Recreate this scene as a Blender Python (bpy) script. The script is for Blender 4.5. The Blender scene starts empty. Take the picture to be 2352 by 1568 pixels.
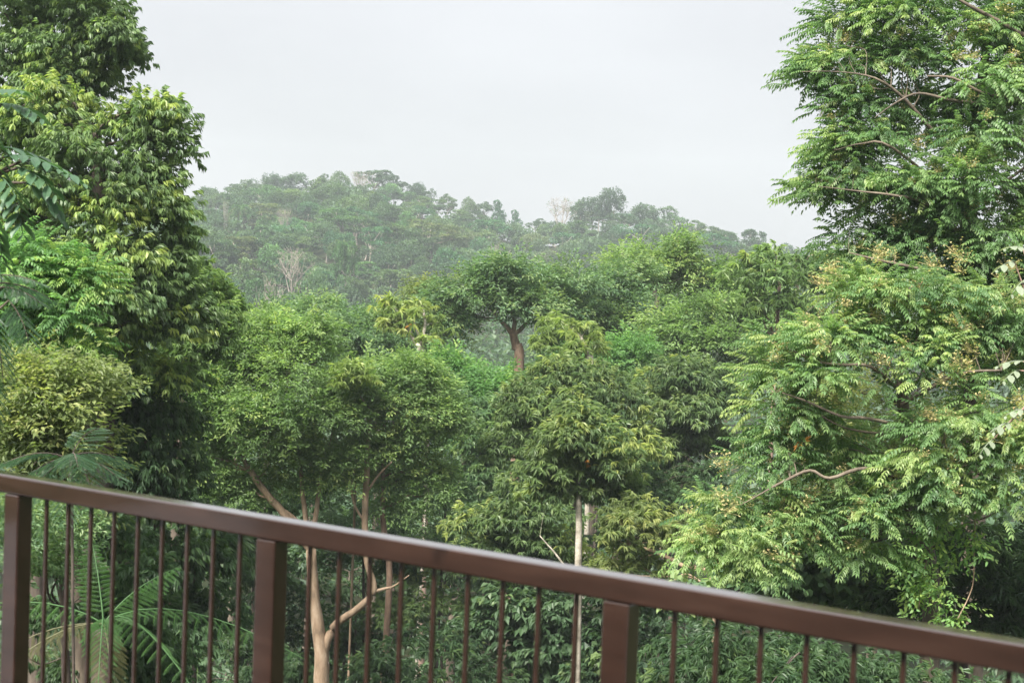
import bpy, math, random
import numpy as np
from mathutils import Vector, Matrix

# ------------------------------------------------------------------ camera, sky, sun, exposure
SC = bpy.context.scene
COL = SC.collection
FPX, CX, CY = 3199.0, 1176.0, 784.0          # focal length and centre in the 2352 x 1568 reading of the photograph
PITCH, ROLL = math.radians(2.148), math.radians(2.164)
cam_d = bpy.data.cameras.new('camera')
cam = bpy.data.objects.new('camera', cam_d); COL.objects.link(cam); SC.camera = cam
cam_d.sensor_width = 36.0; cam_d.lens = 36.0 * FPX / 2352.0
cam_d.clip_start = 0.05; cam_d.clip_end = 5000
CAMROT = Matrix.Rotation(math.pi / 2 - PITCH, 3, 'X') @ Matrix.Rotation(ROLL, 3, 'Z')
cam.matrix_world = CAMROT.to_4x4()
cam_d.dof.use_dof = True; cam_d.dof.focus_distance = 40.0; cam_d.dof.aperture_fstop = 7.0
M3 = np.array(CAMROT)

SUN_EL, SUN_AZ = math.radians(51), math.radians(-148)     # azimuth measured clockwise from +Y (view direction)
SUN_STRENGTH, SUN_ANGLE = 4.1, math.radians(16)
SKY_STRENGTH = 0.1
world = bpy.data.worlds.new('World'); SC.world = world; world.use_nodes = True
nt = world.node_tree; nt.nodes.clear()
N = nt.nodes.new; L = nt.links.new
o = N('ShaderNodeOutputWorld'); bg = N('ShaderNodeBackground'); bg.inputs[1].default_value = SKY_STRENGTH
sk = N('ShaderNodeTexSky'); sk.sky_type = 'NISHITA'; sk.sun_disc = False
sk.sun_elevation = SUN_EL; sk.sun_rotation = SUN_AZ; sk.dust_density = 5.0; sk.air_density = 1.0
tc = N('ShaderNodeTexCoord'); sep = N('ShaderNodeSeparateXYZ'); L(tc.outputs['Generated'], sep.inputs[0])
clp = N('ShaderNodeMath'); clp.operation = 'MAXIMUM'; clp.inputs[1].default_value = 0.0; L(sep.outputs[2], clp.inputs[0])
pw = N('ShaderNodeMath'); pw.operation = 'POWER'; pw.inputs[1].default_value = 1.6; L(clp.outputs[0], pw.inputs[0])
mr = N('ShaderNodeMath'); mr.operation = 'MULTIPLY_ADD'; mr.inputs[1].default_value = 2.1; mr.inputs[2].default_value = 0.97; L(pw.outputs[0], mr.inputs[0])
no = N('ShaderNodeTexNoise'); no.inputs['Scale'].default_value = 3.2; no.inputs['Detail'].default_value = 4
mpg = N('ShaderNodeMapping'); mpg.inputs['Scale'].default_value = (1, 1, 2.6); L(tc.outputs['Generated'], mpg.inputs[0]); L(mpg.outputs[0], no.inputs['Vector'])
nr = N('ShaderNodeMapRange'); nr.inputs[1].default_value = 0.3; nr.inputs[2].default_value = 0.7
nr.inputs[3].default_value = 0.93; nr.inputs[4].default_value = 1.07; L(no.outputs['Fac'], nr.inputs[0])
mul = N('ShaderNodeMath'); mul.operation = 'MULTIPLY'; L(mr.outputs[0], mul.inputs[0]); L(nr.outputs[0], mul.inputs[1])
cc = N('ShaderNodeMix'); cc.data_type = 'RGBA'; cc.blend_type = 'MULTIPLY'; cc.inputs[0].default_value = 1.0
cc.inputs[6].default_value = (1.75, 1.765, 1.83, 1); L(mul.outputs[0], cc.inputs[7])
mx = N('ShaderNodeMix'); mx.data_type = 'RGBA'; mx.inputs[0].default_value = 0.96
L(sk.outputs[0], mx.inputs[6]); L(cc.outputs[2], mx.inputs[7]); L(mx.outputs[2], bg.inputs[0]); L(bg.outputs[0], o.inputs[0])

sun_d = bpy.data.lights.new('sun', 'SUN'); sun_d.energy = SUN_STRENGTH; sun_d.angle = SUN_ANGLE; sun_d.color = (1.0, 0.95, 0.86)
sun = bpy.data.objects.new('sun', sun_d); COL.objects.link(sun); sun.location = (0, 0, 60)
sd = Vector((math.sin(SUN_AZ) * math.cos(SUN_EL), math.cos(SUN_AZ) * math.cos(SUN_EL), math.sin(SUN_EL)))
sun.rotation_euler = sd.to_track_quat('Z', 'Y').to_euler()
vs = SC.view_settings; vs.view_transform = 'Standard'; vs.look = 'None'; vs.exposure = 1.95; vs.gamma = 1.0; vs.use_curve_mapping = False
SC.cycles.max_bounces = 12; SC.cycles.diffuse_bounces = 8; SC.cycles.transmission_bounces = 8; SC.cycles.volume_bounces = 1
SC.cycles.sample_clamp_indirect = 6.0; SC.cycles.blur_glossy = 0.5
HAZE_DENSITY = 0.0004

DENS = 2.66      # leaf density of every crown
rng = np.random.default_rng(11)
random.seed(5)

# ------------------------------------------------------------------ helpers
def P(x, y, d):
    """world point at depth d metres along the view axis, seen at (x, y) of the 2352 x 1568 photograph"""
    return M3 @ np.array([(x - CX) / FPX * d, -(y - CY) / FPX * d, -d])

def proj(w):
    c = np.asarray(w) @ M3
    return CX + FPX * c[..., 0] / -c[..., 2], CY - FPX * c[..., 1] / -c[..., 2], -c[..., 2]

def unit(v):
    v = np.asarray(v, float)
    return v / np.maximum(np.linalg.norm(v, axis=-1, keepdims=True), 1e-9)

def tag(ob, label=None, cat=None, group=None, kind=None):
    if label: ob['label'] = label
    if cat: ob['category'] = cat
    if group: ob['group'] = group
    if kind: ob['kind'] = kind
    return ob

def empty(name, loc):
    e = bpy.data.objects.new(name, None); COL.objects.link(e); e.location = [float(v) for v in loc]
    e.empty_display_size = 0.3
    return e

class MB:
    """collects triangles; builds ONE mesh object"""
    def __init__(self): self.v = []; self.f = []; self.t = []; self.m = []; self.s = []; self.n = 0
    def add(self, v, f, tint=0.5, mat=0, smooth=False):
        v = np.asarray(v, np.float32).reshape(-1, 3); f = np.asarray(f, np.int32).reshape(-1, 3)
        if len(f) == 0: return
        self.v.append(v); self.f.append(f + self.n); self.n += len(v)
        self.t.append(np.broadcast_to(np.asarray(tint, np.float32), (len(v),)).copy())
        self.m.append(np.full(len(f), mat, np.int32)); self.s.append(np.full(len(f), smooth, bool))
    def mesh(self, name, mats, origin=(0, 0, 0)):
        me = bpy.data.meshes.new(name)
        for m in (mats if isinstance(mats, (list, tuple)) else [mats]): me.materials.append(m)
        if not self.v: return me
        v = np.concatenate(self.v) - np.asarray(origin, np.float32); f = np.concatenate(self.f)
        me.vertices.add(len(v)); me.vertices.foreach_set('co', v.astype(np.float32).ravel())
        me.loops.add(len(f) * 3); me.loops.foreach_set('vertex_index', f.ravel())
        me.polygons.add(len(f)); me.polygons.foreach_set('loop_start', np.arange(len(f), dtype=np.int32) * 3)
        me.polygons.foreach_set('material_index', np.concatenate(self.m))
        me.polygons.foreach_set('use_smooth', np.concatenate(self.s))
        at = me.attributes.new('tint', 'FLOAT', 'POINT'); at.data.foreach_set('value', np.concatenate(self.t))
        me.update(calc_edges=True)
        return me
    def build(self, name, mats, parent=None, origin=None):
        org = origin if origin is not None else (parent.location if parent else (0, 0, 0))
        ob = bpy.data.objects.new(name, self.mesh(name, mats, org)); COL.objects.link(ob)
        if parent:
            ob.parent = parent
            pl = np.array(parent.location)
            ob.location = [float(a) for a in (np.asarray(org, float) - pl)]
        else: ob.location = [float(a) for a in org]
        return ob

def spline(pts, k=4):
    """Catmull-Rom through rows (x, y, z, r)"""
    p = np.asarray(pts, float)
    if len(p) < 3:
        t = np.linspace(0, 1, k * 2 + 1)[:, None]; return p[0] * (1 - t) + p[-1] * t
    q = np.vstack([2 * p[0] - p[1], p, 2 * p[-1] - p[-2]]); out = []
    for i in range(1, len(q) - 2):
        for t in np.arange(k) / k:
            a, b, c, d = q[i - 1], q[i], q[i + 1], q[i + 2]
            out.append(.5 * ((2 * b) + (c - a) * t + (2 * a - 5 * b + 4 * c - d) * t * t + (3 * b - a - 3 * c + d) * t ** 3))
    out.append(p[-1]); return np.array(out)

def tube(mb, pts, sides=7, jitter=0.0, mat=0, k=4, tint=0.5, smooth_path=True):
    """tapered tube through rows (x, y, z, radius)"""
    p = spline(pts, k) if smooth_path else np.asarray(pts, float)
    c = p[:, :3]; r = np.maximum(p[:, 3], 0.002)
    if jitter: c = c + rng.normal(size=c.shape) * jitter * r[:, None]
    tg = unit(np.gradient(c, axis=0))
    ref = np.where(np.abs(tg[:, 2:3]) > 0.9, np.array([[1., 0, 0]]), np.array([[0., 0, 1.]]))
    a = unit(np.cross(tg, ref)); b = np.cross(tg, a)
    th = np.arange(sides) / sides * 2 * math.pi
    ring = (c[:, None] + r[:, None, None] * (np.cos(th)[None, :, None] * a[:, None] + np.sin(th)[None, :, None] * b[:, None]))
    n = len(c); v = ring.reshape(-1, 3); i = np.arange(n - 1)[:, None] * sides; j = np.arange(sides)[None, :]; j2 = (j + 1) % sides
    f = np.concatenate([np.stack([i + j, i + j2, i + sides + j2], -1).reshape(-1, 3), np.stack([i + j, i + sides + j2, i + sides + j], -1).reshape(-1, 3)])
    tip = len(v); v = np.vstack([v, c[-1:]]); f = np.vstack([f, [[(n - 1) * sides + q, (n - 1) * sides + (q + 1) % sides, tip] for q in range(sides)]])
    mb.add(v, f, tint, mat, True)

def box(mb, lo, hi, mat=0, tint=0.5):
    x0, y0, z0 = lo; x1, y1, z1 = hi
    v = [(x0, y0, z0), (x1, y0, z0), (x1, y1, z0), (x0, y1, z0), (x0, y0, z1), (x1, y0, z1), (x1, y1, z1), (x0, y1, z1)]
    q = [(0, 3, 2, 1), (4, 5, 6, 7), (0, 1, 5, 4), (1, 2, 6, 5), (2, 3, 7, 6), (3, 0, 4, 7)]
    mb.add(v, [t for a, b, c, d in q for t in ((a, b, c), (a, c, d))], tint, mat)

# ------------------------------------------------------------------ materials
def ramp(nodes, stops):
    r = nodes.new('ShaderNodeValToRGB'); e = r.color_ramp.elements
    while len(e) < len(stops): e.new(0.5)
    for el, (p, c) in zip(e, stops): el.position = p; el.color = (*c, 1)
    return r

def leaf_mat(name, stops, trans=0.3, rough=0.42, spec=0.4, objtint=False):
    m = bpy.data.materials.new(name); m.use_nodes = True; t = m.node_tree; t.nodes.clear(); N = t.nodes.new; L = t.links.new
    out = N('ShaderNodeOutputMaterial'); pr = N('ShaderNodeBsdfPrincipled'); tr = N('ShaderNodeBsdfTranslucent'); mix = N('ShaderNodeMixShader')
    at = N('ShaderNodeAttribute'); at.attribute_name = 'tint'
    r = ramp(t.nodes, stops); L(at.outputs['Fac'], r.inputs[0]); col = r.outputs[0]
    tco = N('ShaderNodeTexCoord'); nz = N('ShaderNodeTexNoise'); nz.inputs['Scale'].default_value = 0.9 if not objtint else 6.0; nz.inputs['Detail'].default_value = 3
    L(tco.outputs['Object'], nz.inputs['Vector'])
    hv = N('ShaderNodeHueSaturation'); hm = N('ShaderNodeMapRange'); hm.inputs[1].default_value = .3; hm.inputs[2].default_value = .7; hm.inputs[3].default_value = .8; hm.inputs[4].default_value = 1.2
    L(nz.outputs['Fac'], hm.inputs[0]); L(hm.outputs[0], hv.inputs['Value']); L(col, hv.inputs['Color']); col = hv.outputs[0]
    if objtint:
        oi = N('ShaderNodeObjectInfo'); mm = N('ShaderNodeMix'); mm.data_type = 'RGBA'; mm.blend_type = 'MULTIPLY'; mm.inputs[0].default_value = 1
        L(col, mm.inputs[6]); L(oi.outputs['Color'], mm.inputs[7]); col = mm.outputs[2]
    L(col, pr.inputs['Base Color']); pr.inputs['Roughness'].default_value = rough; pr.inputs['Specular IOR Level'].default_value = spec * .8
    tm = N('ShaderNodeMix'); tm.data_type = 'RGBA'; tm.blend_type = 'MULTIPLY'; tm.inputs[0].default_value = 1; tm.inputs[7].default_value = (1.5, 1.65, .82, 1)
    L(col, tm.inputs[6]); L(tm.outputs[2], tr.inputs[0])
    mix.inputs[0].default_value = trans + .12; L(pr.outputs[0], mix.inputs[1]); L(tr.outputs[0], mix.inputs[2]); L(mix.outputs[0], out.inputs[0])
    return m

def bark_mat(name, c0, c1, c2, scale=3.0, stretch=(1, 1, .35), rough=.85):
    m = bpy.data.materials.new(name); m.use_nodes = True; t = m.node_tree; pr = t.nodes['Principled BSDF']; N = t.nodes.new; L = t.links.new
    tco = N('ShaderNodeTexCoord'); mp = N('ShaderNodeMapping'); mp.inputs['Scale'].default_value = stretch; L(tco.outputs['Object'], mp.inputs[0])
    nz = N('ShaderNodeTexNoise'); nz.inputs['Scale'].default_value = scale; nz.inputs['Detail'].default_value = 8; nz.inputs['Roughness'].default_value = .68; L(mp.outputs[0], nz.inputs['Vector'])
    r = ramp(t.nodes, [(.32, c0), (.5, c1), (.68, c2)]); L(nz.outputs['Fac'], r.inputs[0]); L(r.outputs[0], pr.inputs['Base Color'])
    n2 = N('ShaderNodeTexNoise'); n2.inputs['Scale'].default_value = scale * 9; n2.inputs['Detail'].default_value = 4; L(mp.outputs[0], n2.inputs['Vector'])
    bp = N('ShaderNodeBump'); bp.inputs['Strength'].default_value = .6; bp.inputs['Distance'].default_value = .02; L(n2.outputs['Fac'], bp.inputs['Height']); L(bp.outputs[0], pr.inputs['Normal'])
    pr.inputs['Roughness'].default_value = rough
    return m

MAT = {
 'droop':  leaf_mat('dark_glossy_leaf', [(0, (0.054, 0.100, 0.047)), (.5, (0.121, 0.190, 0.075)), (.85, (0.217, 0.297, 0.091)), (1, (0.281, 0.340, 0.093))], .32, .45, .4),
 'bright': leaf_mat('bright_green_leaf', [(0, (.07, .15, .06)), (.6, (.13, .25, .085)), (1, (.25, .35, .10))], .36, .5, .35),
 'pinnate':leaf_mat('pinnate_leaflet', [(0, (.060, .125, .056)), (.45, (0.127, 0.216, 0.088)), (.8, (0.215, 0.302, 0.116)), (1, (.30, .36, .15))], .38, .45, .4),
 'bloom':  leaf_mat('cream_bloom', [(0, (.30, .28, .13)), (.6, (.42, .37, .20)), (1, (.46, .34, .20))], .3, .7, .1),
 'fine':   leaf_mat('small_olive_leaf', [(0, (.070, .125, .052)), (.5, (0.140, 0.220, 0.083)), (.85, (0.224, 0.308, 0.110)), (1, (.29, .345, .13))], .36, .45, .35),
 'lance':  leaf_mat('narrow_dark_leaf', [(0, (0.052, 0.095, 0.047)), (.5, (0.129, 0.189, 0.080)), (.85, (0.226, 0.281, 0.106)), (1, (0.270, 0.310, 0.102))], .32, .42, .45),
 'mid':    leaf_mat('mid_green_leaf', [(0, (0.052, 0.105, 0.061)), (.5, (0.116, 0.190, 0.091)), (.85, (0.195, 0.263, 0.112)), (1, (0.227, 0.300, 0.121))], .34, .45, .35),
 'yellow': leaf_mat('yellow_green_leaf', [(0, (.12, .18, .065)), (.5, (.21, .28, .095)), (1, (.34, .38, .14))], .4, .45),
 'orange': leaf_mat('orange_leaf', [(0, (.36, .17, .05)), (1, (.5, .26, .08))], .3, .5),
 'olive':  leaf_mat('dry_olive_leaf', [(0, (.09, .125, .052)), (.5, (.155, .20, .08)), (1, (.28, .30, .12))], .36, .5),
 'under':  leaf_mat('painted_shade_leaf', [(0, (0.030, 0.062, 0.033)), (.6, (0.065, 0.115, 0.053)), (1, (0.124, 0.180, 0.070))], .30, .45, .4),  # shade under the canopy put into a darkened leaf colour
 'feather':leaf_mat('feathery_leaflet', [(0, (.035, .08, .048)), (.6, (.058, .12, .065)), (1, (.10, .17, .08))], .25, .42, .45),
 'pale':   leaf_mat('pale_leaf_underside', [(0, (.15, .19, .13)), (1, (.26, .30, .22))], .25, .55),
 'fern':   leaf_mat('fern_pinna', [(0, (.055, .125, .055)), (.5, (.095, .19, .078)), (1, (.16, .26, .11))], .34, .5),
 'fern_dry':leaf_mat('withered_fern_pinna', [(0, (.10, .105, .06)), (.5, (.15, .15, .085)), (1, (.2, .19, .11))], .25, .6),
 'hill':   leaf_mat('far_canopy_leaf', [(0, (.036, .074, .042)), (.5, (.064, .112, .058)), (1, (.115, .165, .080))], .28, .5, .3, True),
 'bark':   bark_mat('grey_brown_bark', (.035, .028, .022), (.09, .07, .052), (.17, .14, .105)),
 'dark_bark': bark_mat('dark_bark', (.02, .017, .014), (.05, .038, .029), (.10, .08, .06)),
 'tan_bark': bark_mat('tan_bark', (.11, .075, .048), (.27, .19, .125), (.42, .32, .23), 4),
 'red_bark': bark_mat('reddish_brown_bark', (.09, .055, .038), (.20, .13, .09), (.34, .25, .18), 4),
 'pale_bark': bark_mat('pale_bark', (.13, .115, .09), (.27, .245, .20), (.42, .39, .33), 5, (1, 1, 1.2)),
 'hill_bark': bark_mat('pale_far_bark', (.13, .11, .09), (.20, .175, .15), (.28, .25, .215), 30),
 'twig':   bark_mat('pinkish_twig', (.14, .085, .07), (.24, .16, .13), (.34, .25, .2), 6),
}

def ground_mat():
    m = bpy.data.materials.new('leaf_litter_ground'); m.use_nodes = True; t = m.node_tree; pr = t.nodes['Principled BSDF']
    nz = t.nodes.new('ShaderNodeTexNoise'); nz.inputs['Scale'].default_value = 40; nz.inputs['Detail'].default_value = 8
    tc_ = t.nodes.new('ShaderNodeTexCoord'); t.links.new(tc_.outputs['Object'], nz.inputs['Vector']); nz.inputs['Scale'].default_value = .7
    r = ramp(t.nodes, [(.3, (.012, .018, .009)), (.5, (.022, .028, .013)), (.7, (.036, .031, .018))]); t.links.new(nz.outputs['Fac'], r.inputs[0]); t.links.new(r.outputs[0], pr.inputs['Base Color']); pr.inputs['Roughness'].default_value = 1.0; pr.inputs['Specular IOR Level'].default_value = 0.0
    return m

def paint_mat():
    m = bpy.data.materials.new('worn_brown_paint'); m.use_nodes = True; t = m.node_tree; pr = t.nodes['Principled BSDF']; N = t.nodes.new; L = t.links.new
    tco = N('ShaderNodeTexCoord'); mp = N('ShaderNodeMapping'); mp.inputs['Scale'].default_value = (1.6, 12, 12); L(tco.outputs['Object'], mp.inputs[0])
    nz = N('ShaderNodeTexNoise'); nz.inputs['Scale'].default_value = 2.2; nz.inputs['Detail'].default_value = 6; nz.inputs['Roughness'].default_value = .62; L(mp.outputs[0], nz.inputs['Vector'])
    r = ramp(t.nodes, [(.3, (.0135, .0070, .0048)), (.52, (.0215, .0110, .0078)), (.74, (.033, .0175, .0125))]); L(nz.outputs['Fac'], r.inputs[0])
    vo = N('ShaderNodeTexNoise'); vo.inputs['Scale'].default_value = 9; vo.inputs['Detail'].default_value = 5; L(tco.outputs['Object'], vo.inputs['Vector'])
    sp = ramp(t.nodes, [(.66, (0, 0, 0)), (.74, (1, 1, 1))]); L(vo.outputs['Fac'], sp.inputs[0])
    mx_ = N('ShaderNodeMix'); mx_.data_type = 'RGBA'; L(sp.outputs[0], mx_.inputs[0]); L(r.outputs[0], mx_.inputs[6]); mx_.inputs[7].default_value = (.011, .006, .0045, 1)
    L(mx_.outputs[2], pr.inputs['Base Color'])
    rr = N('ShaderNodeMapRange'); rr.inputs[3].default_value = .08; rr.inputs[4].default_value = .24; L(nz.outputs['Fac'], rr.inputs[0]); L(rr.outputs[0], pr.inputs['Roughness'])
    n3 = N('ShaderNodeTexNoise'); n3.inputs['Scale'].default_value = 140; n3.inputs['Detail'].default_value = 3; L(tco.outputs['Object'], n3.inputs['Vector'])
    bp = N('ShaderNodeBump'); bp.inputs['Strength'].default_value = .06; bp.inputs['Distance'].default_value = .002; L(n3.outputs['Fac'], bp.inputs['Height']); L(bp.outputs[0], pr.inputs['Normal'])
    pr.inputs['Specular IOR Level'].default_value = .5; pr.inputs['Coat Weight'].default_value = 1.0; pr.inputs['Coat Roughness'].default_value = .07; pr.inputs['Coat IOR'].default_value = 1.6; 
    return m
MAT['plaster'] = bark_mat('plaster', (.42, .40, .36), (.46, .44, .40), (.5, .48, .44), 2); MAT['ground'] = ground_mat(); MAT['paint'] = paint_mat()

# ------------------------------------------------------------------ terrain
RIDGE = [(-400, 470), (0, 455), (430, 440), (540, 425), (620, 408), (700, 412), (780, 410), (860, 405), (920, 420), (1000, 450), (1080, 468), (1150, 488), (1200, 502),
         (1270, 508), (1320, 488), (1400, 462), (1480, 478), (1550, 495), (1620, 515), (1700, 540), (1760, 552), (1850, 572), (1950, 590), (2352, 640), (2700, 680)]
RD = 420.0
_rx = np.array([P(x, y, RD)[0] for x, y in RIDGE]); _rz = np.array([P(x, y + 62, RD)[2] for x, y in RIDGE])
_gy = np.array([-60, 0, 8, 20, 35, 60, 100, 150, 900.]); _gz = np.array([-5.0, -6.5, -8.2, -11., -14., -19., -24., -26., -26.])
def gz(X, Y):
    X = np.asarray(X, float); Y = np.asarray(Y, float)
    z = np.interp(Y, _gy, _gz)
    s = np.clip((Y - 125) / (RD - 125), 0, 1); s = s ** 1.15
    zr = np.interp(X * np.where(Y > RD, 1, 0.55 + .45 * np.clip(Y / RD, 0, 1)) / np.where(Y > RD, 1, 0.55 + .45 * np.clip(Y / RD, 0, 1)), _rx, _rz)
    z = z + (zr - z) * s
    z = z - np.clip((Y - RD) * .12, 0, 60)
    und = 2.6 * np.sin(X / 17 + Y / 60 + 1.3) * np.sin(Y / 31 + X / 90) + 1.3 * np.sin(X / 9.0 + 2) * np.sin(Y / 14 + .5)
    return z + und * np.clip((Y - 120) / 80, 0, 1) * np.clip((RD + 5 - Y) / 60, .15, 1)

def build_ground():
    ys = np.concatenate([np.arange(-60, 60, 3.), np.arange(60, 460, 6.), np.arange(460, 900, 20.)]); xs = np.concatenate([np.arange(-500, -120, 20.), np.arange(-120, 120, 6.), np.arange(120, 501, 20.)])
    X, Y = np.meshgrid(xs, ys); Z = gz(X, Y); v = np.stack([X, Y, Z], -1).reshape(-1, 3)
    nx = len(xs); i = (np.arange(len(ys) - 1)[:, None] * nx + np.arange(nx - 1)[None]).ravel()
    mb = MB(); mb.add(v, np.concatenate([np.stack([i, i + 1, i + nx + 1], -1), np.stack([i, i + nx + 1, i + nx], -1)]), .5, 0, True)
    tag(mb.build('ground', MAT['ground']), 'forest floor falling from the balcony to the valley and up the far hill', 'ground', kind='structure')
build_ground()

# haze: closed box of thin even air
def build_haze():
    mb = MB(); box(mb, (-470, -40, -45), (470, 640, 62))
    m = bpy.data.materials.new('haze_air'); m.use_nodes = True; t = m.node_tree; t.nodes.clear()
    out = t.nodes.new('ShaderNodeOutputMaterial'); pv = t.nodes.new('ShaderNodeVolumePrincipled'); pv.inputs['Density'].default_value = HAZE_DENSITY
    pv.inputs['Color'].default_value = (.86, .95, 1.0, 1); pv.inputs['Anisotropy'].default_value = 0.1
    t.links.new(pv.outputs[0], out.inputs['Volume'])
    ob = mb.build('haze', m); tag(ob, 'thin pale haze lying over the valley', 'haze', kind='stuff')
build_haze()

# ------------------------------------------------------------------ leaves and sprays (local frame: +X outwards, +Z up)
def leaf4(Ln, W, fold=.12, droop=.15):     # 2 triangles, folded on the midrib
    v = np.array([(0, 0, 0), (.45 * Ln, W / 2, fold * W), (Ln, 0, -droop * Ln), (.45 * Ln, -W / 2, fold * W)])
    return v, np.array([(0, 3, 2), (0, 2, 1)])
def leaf6(Ln, W, fold=.12, droop=.2):      # 4 triangles, curved
    v = np.array([(0, 0, 0), (.33 * Ln, W / 2, -.04 * Ln + fold * W), (.33 * Ln, -W / 2, -.04 * Ln + fold * W),
                  (.7 * Ln, W * .38, -droop * .5 * Ln), (.7 * Ln, -W * .38, -droop * .5 * Ln), (Ln, 0, -droop * Ln)])
    return v, np.array([(0, 2, 1), (1, 2, 4), (1, 4, 3), (3, 4, 5)])

def frame(x, up=(0, 0, 1), roll=0.0):
    x = unit(x); up = np.broadcast_to(np.asarray(up, float), x.shape)
    y = np.cross(up, x); bad = np.linalg.norm(y, axis=-1) < .05
    y = np.where(bad[..., None], np.cross(np.broadcast_to([1., 0.2, 0], x.shape), x), y); y = unit(y); z = np.cross(x, y)
    if np.ndim(roll) or roll:
        c = np.cos(roll)[..., None]; s = np.sin(roll)[..., None]; y, z = c * y + s * z, c * z - s * y
    return np.stack([x, y, z], -2)          # rows are the axes

def place(v, pos, x, up=(0, 0, 1), roll=0.0, s=1.0):
    return pos + (v * s) @ frame(np.asarray(x, float), up, roll)

def spray(kind, r, lod=0):
    """one twig of leaves -> verts, tris, tint offset per vertex"""
    V = []; F = []; T = []; n = 0
    lf = leaf6 if lod == 0 else leaf4
    def put(v, f, t):
        nonlocal n
        V.append(v); F.append(f + n); T.append(np.full(len(v), t)); n += len(v)
    if kind == 'droop':
        for i in range(9):
            u = .25 + .75 * i / 8; a = r.uniform(-1.5, 1.5)
            d = np.array([.55 + .3 * r.random(), math.sin(a) * .75, -.55 - .75 * r.random()])
            v, f = lf(.15 * r.uniform(.75, 1.15), .044 * r.uniform(.85, 1.15), .15, .22)
            put(place(v, np.array([.2 * u, 0, -.02 * u]), d, roll=np.array(r.normal() * .5)), f, r.normal() * .07)
    elif kind == 'pinnate':
        npair = int(r.integers(5, 8)); Ln = .42
        for i in range(npair):
            u = .22 + .78 * i / (npair - 1); p = np.array([Ln * u, 0, -.16 * u * u * Ln * 2])
            for s in (-1, 1):
                d = np.array([.42 + .2 * u, s * .85, -.45 - .25 * r.random()])
                v, f = lf(.115 * r.uniform(.85, 1.12) * (1 - .25 * abs(u - .55)), .042, .14, .25)
                put(place(v, p, d, roll=np.array(r.normal() * .18)), f, r.normal() * .05)
        v, f = lf(.11, .04, .14, .25); put(place(v, np.array([Ln, 0, -.32 * Ln]), np.array([1, 0, -.7])), f, 0)
        put(*tri_strip(np.array([[0, 0, 0], [Ln * .5, 0, -.08 * Ln], [Ln, 0, -.32 * Ln]]), .004), -.1)
    elif kind == 'fine':
        for i in range(11):
            u = i / 10; s = 1 if i % 2 else -1
            d = np.array([.7 + .3 * r.random(), s * r.uniform(.4, 1.0), r.uniform(-.55, .25)])
            v, f = lf(.095 * r.uniform(.75, 1.2), .04 * r.uniform(.8, 1.1), .15, .2)
            put(place(v, np.array([.30 * u, r.normal() * .03, -.04 * u + r.normal() * .03]), d, roll=np.array(r.normal() * .45)), f, r.normal() * .08)
    elif kind == 'lance':
        for i in range(10):
            a = r.uniform(-2.2, 2.2); u = r.uniform(.3, 1)
            d = np.array([.35 + .65 * math.cos(a) * .8, math.sin(a) * .9, r.uniform(-.95, .15)])
            v, f = lf(.17 * r.uniform(.75, 1.15), .036 * r.uniform(.85, 1.15), .12, .34)
            put(place(v, np.array([.16 * u, 0, 0]), d, roll=np.array(r.normal() * .4)), f, r.normal() * .08)
    elif kind == 'whorl':                   # long narrow leaves hanging all round a twig tip
        for i in range(12):
            a = i / 12 * 6.283 + r.normal() * .2
            d = np.array([math.cos(a), math.sin(a), r.uniform(-.75, .2)])
            v, f = lf(.30 * r.uniform(.7, 1.2), .034 * r.uniform(.85, 1.2), .12, .5)
            put(place(v, np.array([.08, 0, 0]), d, roll=np.array(r.normal() * .25)), f, r.normal() * .07)
    elif kind == 'broad':                   # few large oval leaves
        for i in range(6):
            a = r.uniform(-1.6, 1.6); u = r.uniform(.2, 1)
            d = np.array([.8, math.sin(a), -.35 - .6 * r.random()])
            v, f = lf(.17 * r.uniform(.8, 1.2), .10 * r.uniform(.85, 1.15), .1, .2)
            put(place(v, np.array([.25 * u, 0, -.03 * u]), d, roll=np.array(r.normal() * .4)), f, r.normal() * .07)
    elif kind == 'bloom':                   # panicle of tiny flowers on stalks that meet in one point
        vs_ = [np.zeros((1, 3))]; fs_ = []; ts_ = [np.array([-.2])]; m = 1
        for i in range(44):
            p = r.normal(size=3) * np.array([.065, .065, .05]) + np.array([.05, 0, .06])
            v, f = leaf4(.034, .03, 0, 0); vs_.append(place(v, p, r.normal(size=3))); fs_.append(f + m); vs_.append(p[None] + [0, 0, .004]); fs_.append(np.array([(0, m, m + 4)])); ts_.append(np.full(5, r.normal() * .25)); m += 5
        put(np.concatenate(vs_), np.concatenate(fs_), 0); T[-1] = np.concatenate(ts_)
    return np.concatenate(V), np.concatenate(F), np.concatenate(T)

def tri_strip(c, w):
    c = np.asarray(c, float); v = np.concatenate([c + [0, w, 0], c - [0, w, 0]]); n = len(c); f = []
    for i in range(n - 1): f += [(i, i + 1, n + i), (i + 1, n + i + 1, n + i)]
    return v, np.array(f)

_tpl = {}
def templates(kind, lod, k=6):
    key = (kind, lod)
    if key not in _tpl:
        r = np.random.default_rng(abs(hash(kind)) % 1000 if False else sum(map(ord, kind)) + lod)
        _tpl[key] = [spray(kind, r, lod) for _ in range(k)]
    return _tpl[key]

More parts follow.
